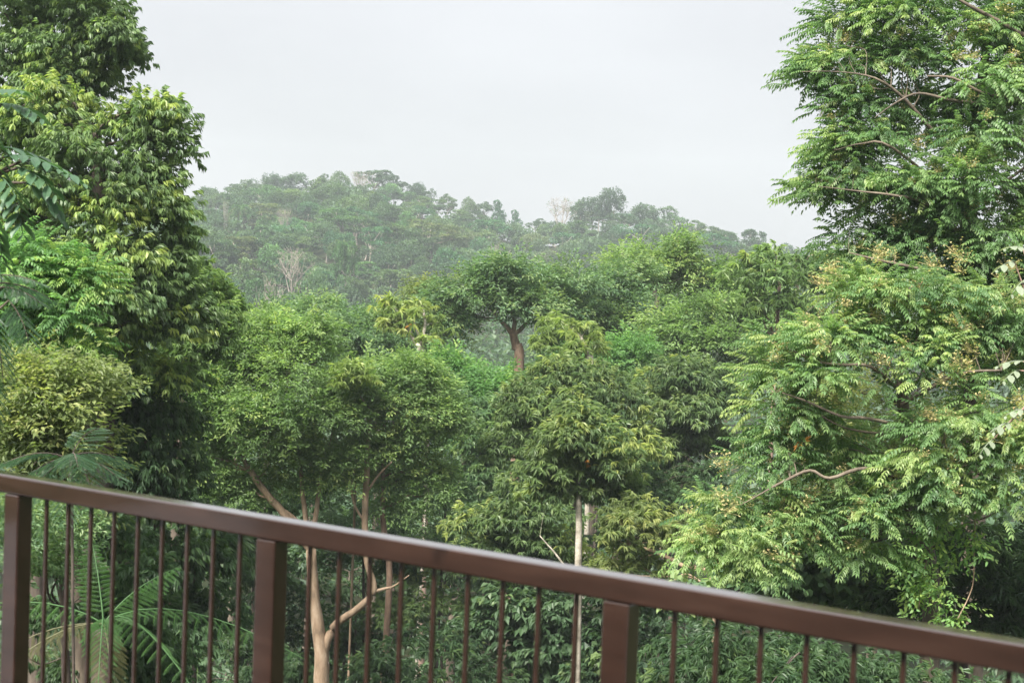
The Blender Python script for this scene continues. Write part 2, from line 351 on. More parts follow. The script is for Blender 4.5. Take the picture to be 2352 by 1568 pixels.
def scatter(mb, kind, lod, pos, dirs, scale, tint, mat=0, tilt=.25):
    """copies of the sprays at pos pointing along dirs, joined into mb"""
    n = len(pos)
    if n == 0: return
    tp = templates(kind, lod); which = rng.integers(0, len(tp), n); R = frame(dirs, roll=rng.normal(size=n) * tilt)
    sc = np.broadcast_to(np.asarray(scale, float), (n,)) * rng.uniform(.8, 1.2, n); tint = np.broadcast_to(np.asarray(tint, float), (n,))
    for k, (v, f, t) in enumerate(tp):
        q = np.where(which == k)[0]
        if len(q) == 0: continue
        w = pos[q][:, None] + np.einsum('vi,nij->nvj', v, R[q]) * sc[q][:, None, None]
        ff = f[None] + (np.arange(len(q)) * len(v))[:, None, None]
        mb.add(w, ff, np.clip(tint[q][:, None] + t[None], 0, 1).ravel(), mat)

def rand_dirs(n, zlo=-1.0):
    d = unit(rng.normal(size=(max(n * 4, 16), 3))); d = d[d[:, 2] > zlo]
    while len(d) < n: d = np.vstack([d, d])
    return d[:n]

# ------------------------------------------------------------------ tree builder
class Crown:
    """positions of sprays over clumps on the shells of a list of blobs (centre, radii)"""
    def __init__(self): self.p = []; self.d = []; self.t = []; self.tw = []
    def blob(self, c, r, rc, dens, young=.12, flat=.5, back=.45, inner=.25, zlo=-.55):
        c = np.asarray(c, float); r = np.broadcast_to(np.asarray(r, float), (3,)); rm = r.mean()
        nsub = max(5, int(2.4 * (rm / rc) ** 2))
        n = rand_dirs(nsub, zlo)
        n = n[(n[:, 1] < .25) | (rng.random(len(n)) < back)]
        n = n[(n[:, 2] > -.15) | (rng.random(len(n)) < .6)]
        shell = np.where(rng.random(len(n)) < inner, rng.uniform(.35, .75, len(n)), rng.uniform(.62, 1.1, len(n)) + (rng.random(len(n)) < .14) * .22)
        sc = c + n * r * shell[:, None]
        for i in range(len(n)):
            R = rc * rng.uniform(.55, 1.3); k = max(3, int(DENS * dens * R * R * 4))
            g = rng.normal(size=(k, 3)) * .52; g = g[np.linalg.norm(g, axis=1) < 1.25]; k = len(g)
            off = g * np.array([R, R, R * flat]); off[:, 2] -= (g[:, 0] ** 2 + g[:, 1] ** 2) * R * .38
            nh = n[i] * np.array([1, 1, .25])
            d = unit(nh * .75 + g * np.array([.9, .9, .3]) + rng.normal(size=(k, 3)) * .3 + np.array([0, 0, .05]))
            self.p.append(sc[i] + off); self.d.append(d)
            base = rng.normal() * .11 + .38
            yg = (rng.random() < young) * rng.uniform(.25, .5)
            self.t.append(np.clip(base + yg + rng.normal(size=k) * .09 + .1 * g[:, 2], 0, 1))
            self.tw.append((c + (sc[i] - c) * .15, sc[i]))
    def arr(self): return np.concatenate(self.p), np.concatenate(self.d), np.concatenate(self.t)

def limb_path(a, b, r0, r1, sag=.0, wob=.08, n=4):
    a = np.asarray(a, float); b = np.asarray(b, float); L_ = np.linalg.norm(b - a); out = []
    for i in range(n + 1):
        u = i / n; p = a * (1 - u) + b * u
        p = p + np.array([0, 0, math.sin(u * math.pi) * sag * L_])
        if 0 < i < n: p = p + rng.normal(size=3) * wob * L_ * .5
        out.append((*p, r0 * (1 - u) + r1 * u))
    return out

def tree(name, label, cat, d, blobs, kind, mat, leaf=1.0, lod=1, rc=.5, dens=26, trunk=None, tr=.15, bark='bark', limbs=(), group=None,
         young=.12, depth=.75, inner=.25, flat=.5, sprays=0, bloom=0.0, squash=.76, xoff=0, ragged=1.0, twigs=True, extra=None, limb_r=.35, shell_far=.45):
    """blobs: (x, y, r[, ddepth]) read off the photograph; each becomes an ellipsoid of leaf clumps at depth d + ddepth"""
    W = []
    for b in blobs:
        x, y, r = b[:3]; x = x + xoff; dd = b[3] if len(b) > 3 else rng.normal() * depth
        rm = r / FPX * (d + dd); rm = max(rm - .2 * rc - leaf * {'pinnate': .24, 'whorl': .2}.get(kind, .15), .55 * rm); W.append((P(x, y, d + dd), np.array([rm, rm * 1.05, rm * squash])))
    cen = np.mean([w[0] for w in W], 0)
    W = [(c + rng.normal(size=3) * r * .16 * ragged, r * rng.uniform(1 - .28 * ragged, 1 + .25 * ragged, 3)) for c, r in W]      # uneven boughs
    for c, r in list(W):          # smaller tufts breaking the outline
        for _ in range(int(rng.random() < (.6 * ragged))):
            g = unit(rng.normal(size=3) * [1, .7, .7] + [0, -.2, .35]); W.append((c + g * r * 1.05, r * rng.uniform(.26, .45)))
    # trunk
    if trunk: tp = [(*P(t[0], t[1], d + (t[3] if len(t) > 3 else 0)), t[2] if len(t) > 2 else tr) for t in trunk]
    else:
        top = cen + np.array([0, .4, 0]); tp = [(top[0] + rng.normal() * .3, top[1] + .4, (top[2] + gz(top[0], top[1])) / 2, tr), (*top, tr * .55)]
    bx, by = tp[0][0] + rng.normal() * .1, tp[0][1] + .1; bz = float(gz(bx, by))
    if tp[0][2] > bz + .5: tp = [(bx, by, bz - .35, tp[0][3] * 1.35), (bx * .6 + tp[0][0] * .4, by * .6 + tp[0][1] * .4, bz * .6 + tp[0][2] * .4, tp[0][3] * 1.1)] + tp
    root = empty(name, (bx, by, bz)); tag(root, label, cat, group)
    tb = MB(); tube(tb, tp, 8, .04); tb.build('trunk', MAT[bark], root)
    tp = spline(tp, 4)
    att = [tp]
    for lb in limbs:
        lp = [(*P(q[0], q[1], d + (q[3] if len(q) > 3 else 0)), q[2]) for q in lb]; att.append(spline(lp, 4))
        mb = MB(); tube(mb, lp, 6, .06); mb.build('branch', MAT[bark], root)
    # crown
    cr = Crown()
    for c, r in W:
        i0 = len(cr.tw); cr.blob(c, r, rc, dens, young, flat, shell_far, inner)
        q = tp[tp[:, 2] < c[2] - .2 * r[2]][-1:]
        if len(att) > 1:
            al = np.concatenate(att); al = al[al[:, 2] < c[2] + .1 * r[2]]
            if len(al): q = al[np.argsort(np.linalg.norm((al[:, :3] - c) * [1, 1, .6], axis=1))[:1]]
        q = q[0] if len(q) else tp[-1]
        mb = MB(); r0 = min(q[3] * .4, .002 + .0009 * d); tube(mb, limb_path(q[:3], c + np.array([0, 0, -.1 * r[2]]), r0, r0 * .45, .06, .10), 5, .08)
        if twigs:
            for a, b in cr.tw[i0:]:
                if rng.random() < .5: tube(mb, limb_path(a, b, r0 * .38, .006, .03, .09, 3), 3, k=2)
        mb.build('branch', MAT[bark], root)
    p, dr, t = cr.arr()
    x, y, dep = proj(p); far_out = (x < -140) | (x > 2492) | (y < -140) | (y > 1708); k = ~far_out | (rng.random(len(p)) < .35); p, dr, t = p[k], dr[k], t[k]
    keep = np.ones(len(p), bool)
    if sprays:      # the twigs that show largest become parts of their own, sharing a few meshes
        x, y, dep = proj(p); ins = (x > -60) & (x < 2412) & (y > -60) & (y < 1628)
        score = np.where(ins, -(dep - dep.min()) + rng.random(len(p)) * 1.2, -99); top = np.argsort(-score)[:sprays]; top = top[ins[top]]
        keep[top] = False; meshes = []
        for v, f, tt in templates(kind, 0)[:4]:
            for lev in (.25, .45, .65, .88):
                mb = MB(); mb.add(v, f, np.clip(lev + tt, 0, 1)); meshes.append(mb.mesh('leaf_spray', MAT[mat]))
        pl = np.array(root.location)
        for i in top:
            lev = int(np.clip(t[i] * 4, 0, 3)); me = meshes[int(rng.integers(0, 4)) * 4 + lev]
            ob = bpy.data.objects.new('leaf_spray', me); COL.objects.link(ob); ob.parent = root
            s = leaf * rng.uniform(.85, 1.15); R = frame(dr[i:i + 1])[0]
            ob.matrix_local = Matrix.Translation([float(q) for q in p[i] - pl]) @ (Matrix([[float(q) for q in row] for row in (R.T * s)]).to_4x4())
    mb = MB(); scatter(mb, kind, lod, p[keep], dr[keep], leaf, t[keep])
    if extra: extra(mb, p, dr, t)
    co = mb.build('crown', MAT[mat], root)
    if bloom:
        up = [(w + (r + .3) * np.array([g[0], g[1], g[2]])) for w, r in W for g in unit(rng.normal(size=(max(1, int(bloom)), 3)) + np.array([0, -.6, .8]))]
        up = np.array(up)
        tplm = []
        for v, f, tt in templates('bloom', 1)[:4]:
            m2 = MB(); m2.add(v, f, np.clip(.5 + tt, 0, 1)); tplm.append(m2.mesh('flower_cluster', MAT['bloom']))
        for q in up:
            ob = bpy.data.objects.new('flower_cluster', tplm[int(rng.integers(0, 4))]); COL.objects.link(ob); ob.parent = root
            ob.location = [float(z) for z in q - np.array(root.location)]; ob.rotation_euler = (0, 0, rng.uniform(0, 6.28)); s = float(rng.uniform(.6, 1.1)); ob.scale = (s, s, s)
    return root

def dup(root, loc, rz, s, label=None, group=None):
    r = root.copy(); COL.objects.link(r); r.location = [float(v) for v in loc]; r.rotation_euler = (0, 0, rz); r.scale = (s, s, s)
    if label: r['label'] = label
    if group: r['group'] = group
    for ch in root.children:
        c = ch.copy(); COL.objects.link(c); c.parent = r
    return r

# ------------------------------------------------------------------ far hill: single trees sharing a few crown meshes
def hill_variant(kind, seed):
    """tree of crown width 1 standing on z = 0, height 1"""
    r = np.random.default_rng(seed); mb = MB()
    def puffs(cs, n, ls):
        for c, rad in cs:
            k = max(8, int(n * rad[0] * rad[1] * 30)); d = unit(r.normal(size=(k, 3))); d = d[d[:, 2] > -.45]
            # clumped: draw towards a few clump centres
            nc = max(6, int(k / 55)); cc = unit(r.normal(size=(nc, 3)) + [0, 0, .35]); w = r.integers(0, nc, len(d))
            d = unit(cc[w] + r.normal(size=d.shape) * .30); p = c + d * rad * r.uniform(.72, 1.05, (len(d), 1))
            x = unit(d * .6 + r.normal(size=d.shape)); v, f = leaf4(ls, ls * .62, .2, .2)
            R = frame(x); s = r.uniform(.7, 1.3, len(p)); wv = p[:, None] + np.einsum('vi,nij->nvj', v, R) * s[:, None, None]
            tt = np.clip(.42 + r.normal(size=nc) * .16, 0, 1)[w] + r.normal(size=len(d)) * .08
            mb.add(wv, f[None] + (np.arange(len(p)) * 4)[:, None, None], np.repeat(np.clip(tt, 0, 1), 4))
    def stick(a, b, r0, r1): tube(mb, [(*a, r0), (*((np.array(a) + b) / 2 + r.normal(size=3) * .015), (r0 + r1) / 2), (*b, r1)], 4, mat=1, k=2)
    if kind == 'dome':
        cs = [(np.array([r.normal() * .17, r.normal() * .17, .60 + r.uniform(-.12, .14)]), np.array([.26, .26, .20]) * r.uniform(.8, 1.15)) for _ in range(6)] + [(np.array([0, 0, .72]), np.array([.3, .3, .26]))]
        stick((0, 0, -.1), (0, 0, .6), .022, .012); puffs(cs, 260, .050)
    elif kind == 'umbrella':
        tops = []
        for i in range(11):
            a = r.uniform(0, 6.28); q = math.sqrt(r.random()) * .40; tops.append(np.array([math.cos(a) * q, math.sin(a) * q, .86 - q * q * .9 + r.normal() * .04 - (.16 if i % 3 == 0 else 0)]))
        stick((0, 0, -.1), (0, 0, .45), .024, .018)
        for t_ in tops: stick((0, 0, .44), t_ - [0, 0, .02], .012, .004)
        puffs([(t_, np.array([.17, .17, .055])) for t_ in tops], 420, .042)
    elif kind == 'tall':
        cs = [(np.array([r.normal() * .26 * (1.15 - z), r.normal() * .26 * (1.15 - z), z]), np.array([.30, .30, .12]) * (1.25 - .75 * z) * r.uniform(.8, 1.2)) for z in (.3, .36, .42, .5, .56, .62, .7, .78, .86, .92)]
        stick((0, 0, -.1), (0, 0, .85), .025, .008); puffs(cs, 330, .050)
    elif kind == 'bare':
        stick((0, 0, -.1), (0, 0, .35), .022, .016)
        ends = []
        for i in range(9):
            a = r.uniform(0, 6.28); b = np.array([math.cos(a) * .2, math.sin(a) * .2, .62 + r.uniform(-.08, .1)]); stick((0, 0, .34), b, .011, .006)
            for j in range(5):
                c = b + np.array([r.normal() * .15, r.normal() * .15, r.uniform(.08, .34)]); stick(b, c, .006, .003); ends.append(c)
                for k_ in range(3): stick(c, c + np.array([r.normal() * .07, r.normal() * .07, r.uniform(.02, .1)]), .0035, .002)
        puffs([(e, np.array([.10, .10, .05])) for e in ends[::4]], 90, .028)
    return mb.mesh('hill_tree_' + kind, [MAT['hill'], MAT['hill_bark']])
HV = {'dome': [hill_variant('dome', 1 + i) for i in range(6)], 'umbrella': [hill_variant('umbrella', 20 + i) for i in range(4)],
      'tall': [hill_variant('tall', 40 + i) for i in range(3)], 'bare': [hill_variant('bare', 60 + i) for i in range(3)]}
def hill_tree(X, Y, w, h, kind, colr, label, group=None, name='forest_tree', cat='tree'):
    ob = bpy.data.objects.new(name, HV[kind][int(rng.integers(0, len(HV[kind])))]); COL.objects.link(ob)
    ob.location = (float(X), float(Y), float(gz(X, Y))); ob.rotation_euler = (0, 0, rng.uniform(0, 6.28)); ob.scale = (w, w, h); ob.color = (*colr, 1)
    tag(ob, label, cat, group); return ob

GREEN, BRIGHT, OLIVE, PALE, DARK, BROWN, BEIGE, TEAL = (1, 1, 1), (1.15, 1.35, 1.05), (1.35, 1.25, 1.05), (1.5, 1.5, 1.4), (.78, .83, .88), (1.6, 1.2, 1.1), (1.7, 1.5, 1.25), (.8, 1.15, 1.15)
NOTED = [  # x, y of the top, width (photograph pixels), kind, colour, depth, label
 (480, 424, 66, 'dome', GREEN, 415, 'hazy rounded tree on the far ridge, leftmost on the skyline beside the tall dark tree'),
 (540, 416, 58, 'umbrella', GREEN, 418, 'hazy thin-crowned tree on the skyline left of the twin domes'),
 (583, 409, 52, 'dome', GREEN, 420, 'small hazy tree on the skyline leaning against the left twin dome'),
 (623, 392, 62, 'dome', DARK, 420, 'left one of two dark dome-shaped trees on the left skyline'),
 (685, 396, 78, 'dome', DARK, 420, 'right one of two dark dome-shaped trees on the left skyline'),
 (742, 399, 44, 'tall', GREEN, 420, 'airy tree with sky showing through on the ridge right of the twin domes'),
 (778, 393, 58, 'dome', OLIVE, 420, 'rounded brownish-green tree near the top of the left ridge'),
 (826, 400, 52, 'bare', BEIGE, 405, 'pale leafless tree with a fan of branches just under the highest ridge'),
 (862, 386, 96, 'umbrella', DARK, 420, 'widest flat-topped tree crowning the highest point of the left hill'),
 (905, 400, 50, 'umbrella', DARK, 416, 'flat-topped tree at the right shoulder of the highest ridge crown'),
 (963, 413, 48, 'dome', DARK, 420, 'dark lone dome-shaped tree standing clear on the slope right of the summit'),
 (1030, 441, 46, 'umbrella', OLIVE, 420, 'ragged brownish tree on the descending ridge right of the lone dome'),
 (1075, 452, 44, 'dome', OLIVE, 420, 'low brown-green crown midway down the descending ridge'),
 (1110, 457, 50, 'umbrella', GREEN, 420, 'flat green crown on the ridge left of the dark pointed tree'),
 (1145, 459, 42, 'tall', TEAL, 415, 'dark bluish pointed tree near the foot of the descending ridge'),
 (1185, 482, 36, 'tall', TEAL, 415, 'small dark bluish tree at the lip of the saddle'),
 (1240, 498, 56, 'umbrella', GREEN, 420, 'low crown in the saddle between the two hilltops'),
 (1292, 463, 66, 'bare', BEIGE, 405, 'bare umbrella-shaped tree with a thin trunk against the sky in the saddle'),
 (1335, 458, 62, 'dome', GREEN, 410, 'rounded crown at the left shoulder of the right hilltop'),
 (1378, 448, 70, 'dome', DARK, 410, 'broad dark crown below the emergent tree on the right hilltop'),
 (1413, 427, 64, 'dome', DARK, 408, 'tall ragged emergent tree crowning the right hilltop'),
 (1480, 463, 88, 'dome', GREEN, 405, 'wide smooth dome right of the emergent tree on the right hilltop'),
 (1552, 483, 66, 'umbrella', PALE, 400, 'pale open-crowned tree on the right shoulder of the right hill'),
 (1605, 499, 66, 'umbrella', OLIVE, 400, 'open flat crown stepping down the right ridge'),
 (1655, 516, 60, 'umbrella', GREEN, 400, 'low green crown on the right ridge left of the isolated umbrella tree'),
 (1742, 522, 78, 'umbrella', DARK, 390, 'isolated dark umbrella-shaped tree near the right end of the ridge'),
 (1805, 558, 60, 'dome', DARK, 400, 'low dark crown at the right end of the ridge'),
 (1865, 560, 60, 'dome', DARK, 400, 'last hazy crown of the ridge before the right-hand tree hides it'),
 (518, 470, 16, 'bare', BEIGE, 330, 'thin bare white trunk standing on the upper left slope'),
 (555, 466, 62, 'umbrella', BRIGHT, 340, 'small bright green flat crown high on the left slope'),
 (655, 487, 40, 'bare', BEIGE, 330, 'small straw-coloured leafless tree on the upper left slope'),
 (790, 475, 120, 'umbrella', BRIGHT, 320, 'broad bright green umbrella tree in the middle of the left slope'),
 (790, 545, 78, 'umbrella', BRIGHT, 250, 'green flat-topped tree with a white forked trunk in the middle of the hill'),
 (675, 580, 88, 'bare', BEIGE, 240, 'beige half-leafless tree with pale branches on the lower left slope'),
 (738, 612, 80, 'dome', PALE, 225, 'pale olive dome-shaped tree right of the beige bare tree'),
 (600, 630, 76, 'umbrella', BRIGHT, 215, 'pale green flat-topped tree low on the left slope beside the valley trees'),
 (628, 655, 64, 'bare', BROWN, 190, 'pinkish leafless tree at the foot of the left slope'),
 (990, 515, 150, 'umbrella', BROWN, 330, 'wide layered brownish tree on the slope below the lone dome'),
 (930, 500, 90, 'umbrella', BROWN, 345, 'brownish flat-topped tree left of the wide layered one'),
 (1140, 565, 40, 'bare', BEIGE, 300, 'small straw-coloured tree on the lower slope below the saddle'),
 (1310, 590, 46, 'dome', BEIGE, 260, 'small beige dome in the canopy above the forked tree'),
 (1400, 570, 40, 'dome', BROWN, 300, 'small pinkish-brown crown in the middle of the right slope'),
 (1455, 600, 46, 'bare', BEIGE, 250, 'pale bare-branched tree low on the right slope'),
 (905, 675, 60, 'umbrella', PALE, 190, 'low pale yellow-green crown at the foot of the hill above the dark row'),
]
used = []
for x, y, w, kind, colr, dd, label in NOTED:
    top = P(x, y, dd); g = float(gz(top[0], top[1])); h = max(top[2] - g, w / FPX * dd * .75); ww = w / FPX * dd * 1.12
    hill_tree(top[0], top[1], ww, h, kind, colr, label, 'single trees picked out on the far hill'); used.append((top[0], top[1], ww * .4))
# the rest of the canopy
cand = []
Yc = 78.0
while Yc < 432:
    step = 6.4 + max(Yc - 118, 0) * .010
    for X in np.arange(-.38 * Yc - 6, .42 * Yc + 6, step): cand.append((X + rng.normal() * step * .28, Yc + rng.normal() * step * .28))
    Yc += step
cand = [(X, Y) for X, Y in cand if all((X - a) ** 2 + (Y - b) ** 2 > r * r for a, b, r in used)]
info = []
hb = np.full(2800, 2000.0)
for X, Y in sorted(cand, key=lambda q: q[1]):
    w = float(rng.uniform(7.0, 11.5)); h = float(rng.uniform(7.5, 11.0))
    if Y > 380: h *= .8
    bz = float(gz(X, Y)); px, py, dep = proj(np.array([X, Y, bz + h * .95])); hw = w * .4 * FPX / dep
    a, b = int(np.clip(px - hw + 200, 0, 2790)), int(np.clip(px + hw + 201, 1, 2799)); vis = float(np.clip(hb[a:b] - py, 0, 200).mean()); hb[a:b] = np.minimum(hb[a:b], py + 8)
    inside = 400 < px < 1930 and py < 720 + (40 if px < 1000 else -60)
    info.append((vis * hw if inside else 0, X, Y, w, h))
info.sort(key=lambda q: -q[0])
CNAME = {GREEN: 'green', OLIVE: 'olive', BRIGHT: 'bright green', DARK: 'dark green', PALE: 'pale green', BROWN: 'brownish', TEAL: 'bluish green'}
SHAPE = {'dome': 'rounded', 'umbrella': 'flat-topped', 'tall': 'upright'}
REFS = [(480, 440, 'leftmost skyline tree'), (623, 410, 'left twin dome'), (685, 415, 'right twin dome'), (826, 420, 'pale bare fan tree'), (862, 405, 'flat summit tree'), (963, 430, 'lone dome'),
        (1145, 475, 'dark pointed tree'), (1240, 510, 'saddle crown'), (1292, 480, 'bare saddle tree'), (1413, 450, 'right emergent tree'), (1480, 480, 'wide right dome'), (1605, 510, 'right ridge crown'),
        (1742, 535, 'isolated umbrella tree'), (518, 490, 'thin white trunk'), (655, 505, 'straw-coloured tree'), (790, 495, 'bright umbrella tree'), (790, 575, 'white forked trunk'), (675, 610, 'beige half-bare tree'),
        (738, 640, 'pale olive dome'), (600, 650, 'pale flat-topped tree'), (990, 535, 'layered brownish tree'), (1140, 585, 'small straw tree'), (1310, 610, 'small beige dome')]
seen_lab = {}
def hill_label(X, Y, h, w, kind, base):
    px, py, dep = proj(np.array([X, Y, float(gz(X, Y)) + h * .8])); ref = min(REFS, key=lambda q: (q[0] - px) ** 2 + (q[1] - py) ** 2); dx, dy = px - ref[0], py - ref[1]
    pos = ('above' if dy < 0 else 'below') if abs(dy) > 1.8 * abs(dx) else (('left of' if dx < 0 else 'right of') if abs(dx) > 1.8 * abs(dy) else ('up and ' if dy < 0 else 'down and ') + ('left of' if dx < 0 else 'right of'))
    dist = math.hypot(dx, dy); far = 'close ' if dist < 35 else ('' if dist < 75 else 'well ')
    return f"{CNAME[base]} {SHAPE[kind]} canopy tree {far}{pos} the {ref[2]}"
POOL = [GREEN] * 8 + [OLIVE] * 3 + [BRIGHT] * 2 + [DARK] * 4 + [PALE] * 1 + [BROWN] * 1 + [TEAL] * 3
LAB = {0: 'hazy green tree in the unbroken canopy of the far hill'}
rest = MB()
lowv = {}
for i, (s, X, Y, w, h) in enumerate(info):
    kind = rng.choice(['dome', 'dome', 'dome', 'umbrella', 'umbrella', 'tall'])
    base = POOL[int(rng.integers(0, len(POOL)))]; c = np.array(base) * rng.uniform(.88, 1.12)
    if i < 250 and s > 0:
        ht = hill_tree(X, Y, w * (1.2 if kind == 'umbrella' else 1), h, kind, c, hill_label(X, Y, h, w, kind, base), 'hazy canopy trees of the far hill'); seen_lab.setdefault(ht['label'], []).append((proj(np.array([X, Y, float(gz(X, Y)) + h]))[1], ht))
    else:
        n = 90; d = rand_dirs(n, -.2); cc = d[:9]; k = rng.integers(0, 9, n); d = unit(cc[k] * 1.0 + rng.normal(size=(n, 3)) * .35)
        p = np.array([X, Y, float(gz(X, Y)) + h * .62]) + d * np.array([w * .5, w * .5, h * .36]) * rng.uniform(.8, 1.05, (n, 1))
        v, f = leaf4(1.0, .7, .2, .2); R = frame(unit(d * .5 + rng.normal(size=(n, 3)))); wv = p[:, None] + np.einsum('vi,nij->nvj', v, R) * rng.uniform(.8, 1.4, n)[:, None, None]
        rest.add(wv, f[None] + (np.arange(n) * 4)[:, None, None], np.repeat(np.clip(.4 + rng.normal(size=9)[k] * .15, 0, 1), 4))
for lab, hs in seen_lab.items():
    hs.sort(key=lambda q: q[0]); names = {1: [''], 2: ['upper ', 'lower '], 3: ['topmost ', 'middle ', 'lowest ']}.get(len(hs), [f'{q} ' for q in ('topmost', 'second', 'third', 'fourth', 'fifth', 'sixth', 'seventh', 'eighth')])
    for (y, ht), nm in zip(hs, names): ht['label'] = nm + lab
ro = rest.build('distant_forest', MAT['hill']); tag(ro, 'hazy mass of forest canopy covering the far hill and valley floor', 'forest', kind='stuff')

# ------------------------------------------------------------------ valley and near trees
exec_trees = True
# centre distance: trees round the forked one
tree('valley_tree', 'spreading tree with a dark forked trunk and umbrella crown in the middle of the valley', 'tree', 55,
     [(1095, 612, 52, 0), (1045, 660, 55, .5), (1180, 628, 50, -.3), (1235, 640, 40, 1), (1130, 680, 60, -.8), (1205, 690, 55, -.6), (1065, 725, 42, .3), (1010, 690, 34, .5), (1280, 665, 50, .3), (1330, 640, 46, .6), (1320, 700, 42, .8), (1085, 660, 50, -1), (1250, 700, 40, .2)],
     'fine', 'mid', 2.0, 1, .75, 7.5, trunk=[(1192, 850, .20), (1186, 800, .18), (1178, 765, .15)], bark='red_bark', young=.15,
     limbs=[[(1180, 770, .13), (1165, 752, .10), (1148, 735, .08), (1120, 700, .04)], [(1180, 768, .12), (1200, 752, .09), (1216, 730, .08), (1235, 690, .04)], [(1178, 766, .12), (1182, 740, .1), (1175, 715, .06)]])
tree('valley_tree', 'rounded tree right of the forked tree with a dark curved trunk under its crown', 'tree', 58,
     [(1400, 640, 46, 0), (1440, 620, 44, .5), (1390, 700, 52, -.5), (1445, 690, 50, -.3), (1360, 690, 40, .4), (1420, 740, 42, -.6), (1370, 740, 36, 0)],
     'fine', 'mid', 2.0, 1, .8, 7.5, trunk=[(1432, 830, .2), (1430, 790, .18), (1415, 765, .15), (1400, 740, .1)], bark='dark_bark', young=.2)
tree('valley_tree', 'slender pale-topped tree with a bare curving trunk rising above the valley trees', 'tree', 62,
     [(1462, 590, 36, 0), (1430, 600, 24, 0), (1545, 580, 34, .4), (1555, 555, 24, .3), (1520, 600, 26, .5), (1590, 625, 42, .8), (1640, 620, 38, 1), (1660, 650, 34, 1), (1480, 640, 28, 1.5)],
     'fine', 'fine', 2.1, 1, .75, 7, trunk=[(1508, 740, .12), (1504, 690, .11), (1506, 640, .09), (1516, 615, .07)], bark='dark_bark', young=.3,
     limbs=[[(1505, 645, .06), (1490, 625, .05), (1468, 605, .03)], [(1510, 630, .06), (1530, 610, .05), (1548, 590, .03)], [(1508, 665, .06), (1550, 645, .05), (1590, 630, .03)]])
tree('valley_tree', 'broad bright green tree in the right of the valley beside the bright compound-leaved tree', 'tree', 54,
     [(1600, 715, 52, 0), (1660, 690, 44, .3), (1710, 720, 46, .5), (1560, 770, 52, -.3), (1630, 780, 56, -.8), (1690, 790, 50, 0), (1520, 730, 42, .5), (1500, 790, 46, .2), (1760, 700, 40, 1), (1590, 840, 50, 0)],
     'fine', 'fine', 2.0, 1, .75, 7.5, young=.18)
tree('valley_tree', 'drooping narrow-leaved tree with pinkish bare twigs at the right end of the valley', 'tree', 46,
     [(1740, 600, 36, 0), (1700, 640, 36, .4), (1770, 640, 44, -.4), (1830, 610, 40, .3), (1870, 640, 42, .5), (1800, 690, 48, -.5), (1850, 710, 44, 0), (1730, 690, 36, .5), (1890, 590, 34, .6), (1780, 575, 26, .2)],
     'whorl', 'fine', .85, 1, .55, 6, bark='twig', young=.15, tr=.1)
tree('valley_tree', 'dark low tree in the row below the hill, just right of the rounded yellow-topped crown', 'tree', 58,
     [(700, 735, 46, 0), (755, 730, 40, .3), (660, 730, 36, .6), (690, 780, 40, -.5), (760, 775, 46, -.3), (730, 710, 30, .3)], 'fine', 'mid', 1.9, 1, .75, 8, young=.1)
tree('valley_tree', 'dark layered tree in the row below the hill, left of the thin pale stems', 'tree', 54,
     [(830, 760, 46, 0), (880, 790, 46, -.3), (880, 740, 38, .4), (930, 790, 36, 0), (820, 800, 46, 0), (800, 730, 30, .5), (930, 740, 30, .8)], 'fine', 'mid', 1.9, 1, .75, 8, young=.1)
tree('valley_tree', 'rounded crown with yellow-green top standing nearest the foot of the hill on the left', 'tree', 48,
     [(597, 735, 46, 0), (570, 755, 36, -.3), (630, 760, 36, 0), (600, 785, 46, -.4)], 'lance', 'fine', 1.3, 1, .65, 9, young=.25)
for dd_, lab_, sp_, mt_, bl_ in (
   (68, 'rounded tree filling the gap behind the dark curved trunk', 'fine', 'mid', [(1345, 775, 46), (1400, 790, 50), (1460, 760, 50), (1300, 815, 40), (1380, 840, 50), (1470, 830, 50)]),
   (70, 'yellow-green tree on the valley edge behind the slender pale-topped tree', 'fine', 'fine', [(1500, 680, 46), (1560, 670, 46), (1620, 660, 46), (1540, 740, 50), (1680, 640, 40), (1590, 640, 36)]),
   (72, 'light tree at the right end of the valley below the low dark ridge crown', 'fine', 'fine', [(1740, 630, 46), (1800, 620, 46), (1860, 620, 46), (1920, 620, 46), (1980, 640, 46), (1830, 660, 46), (1720, 680, 40)]),
   (64, 'dull green tree behind the two light-green crowns', 'fine', 'mid', [(860, 840, 50), (930, 840, 50), (990, 830, 50), (1040, 870, 46), (790, 840, 46), (900, 880, 46)]),
   (66, 'green tree low on the left, between the big glossy tree and the yellow-topped crown', 'fine', 'mid', [(520, 760, 46), (560, 740, 36), (480, 790, 46), (540, 800, 46), (630, 720, 30), (470, 720, 36)]),
   (60, 'green tree in the middle, left of the tall dark drooping tree', 'lance', 'mid', [(1130, 900, 40), (1215, 860, 30), (1120, 930, 46), (1170, 960, 50), (1020, 960, 46), (1010, 890, 40)])):
    tree('valley_tree', lab_, 'tree', dd_, bl_, sp_, mt_, 2.1, 1, .8, 6.5, young=.15)
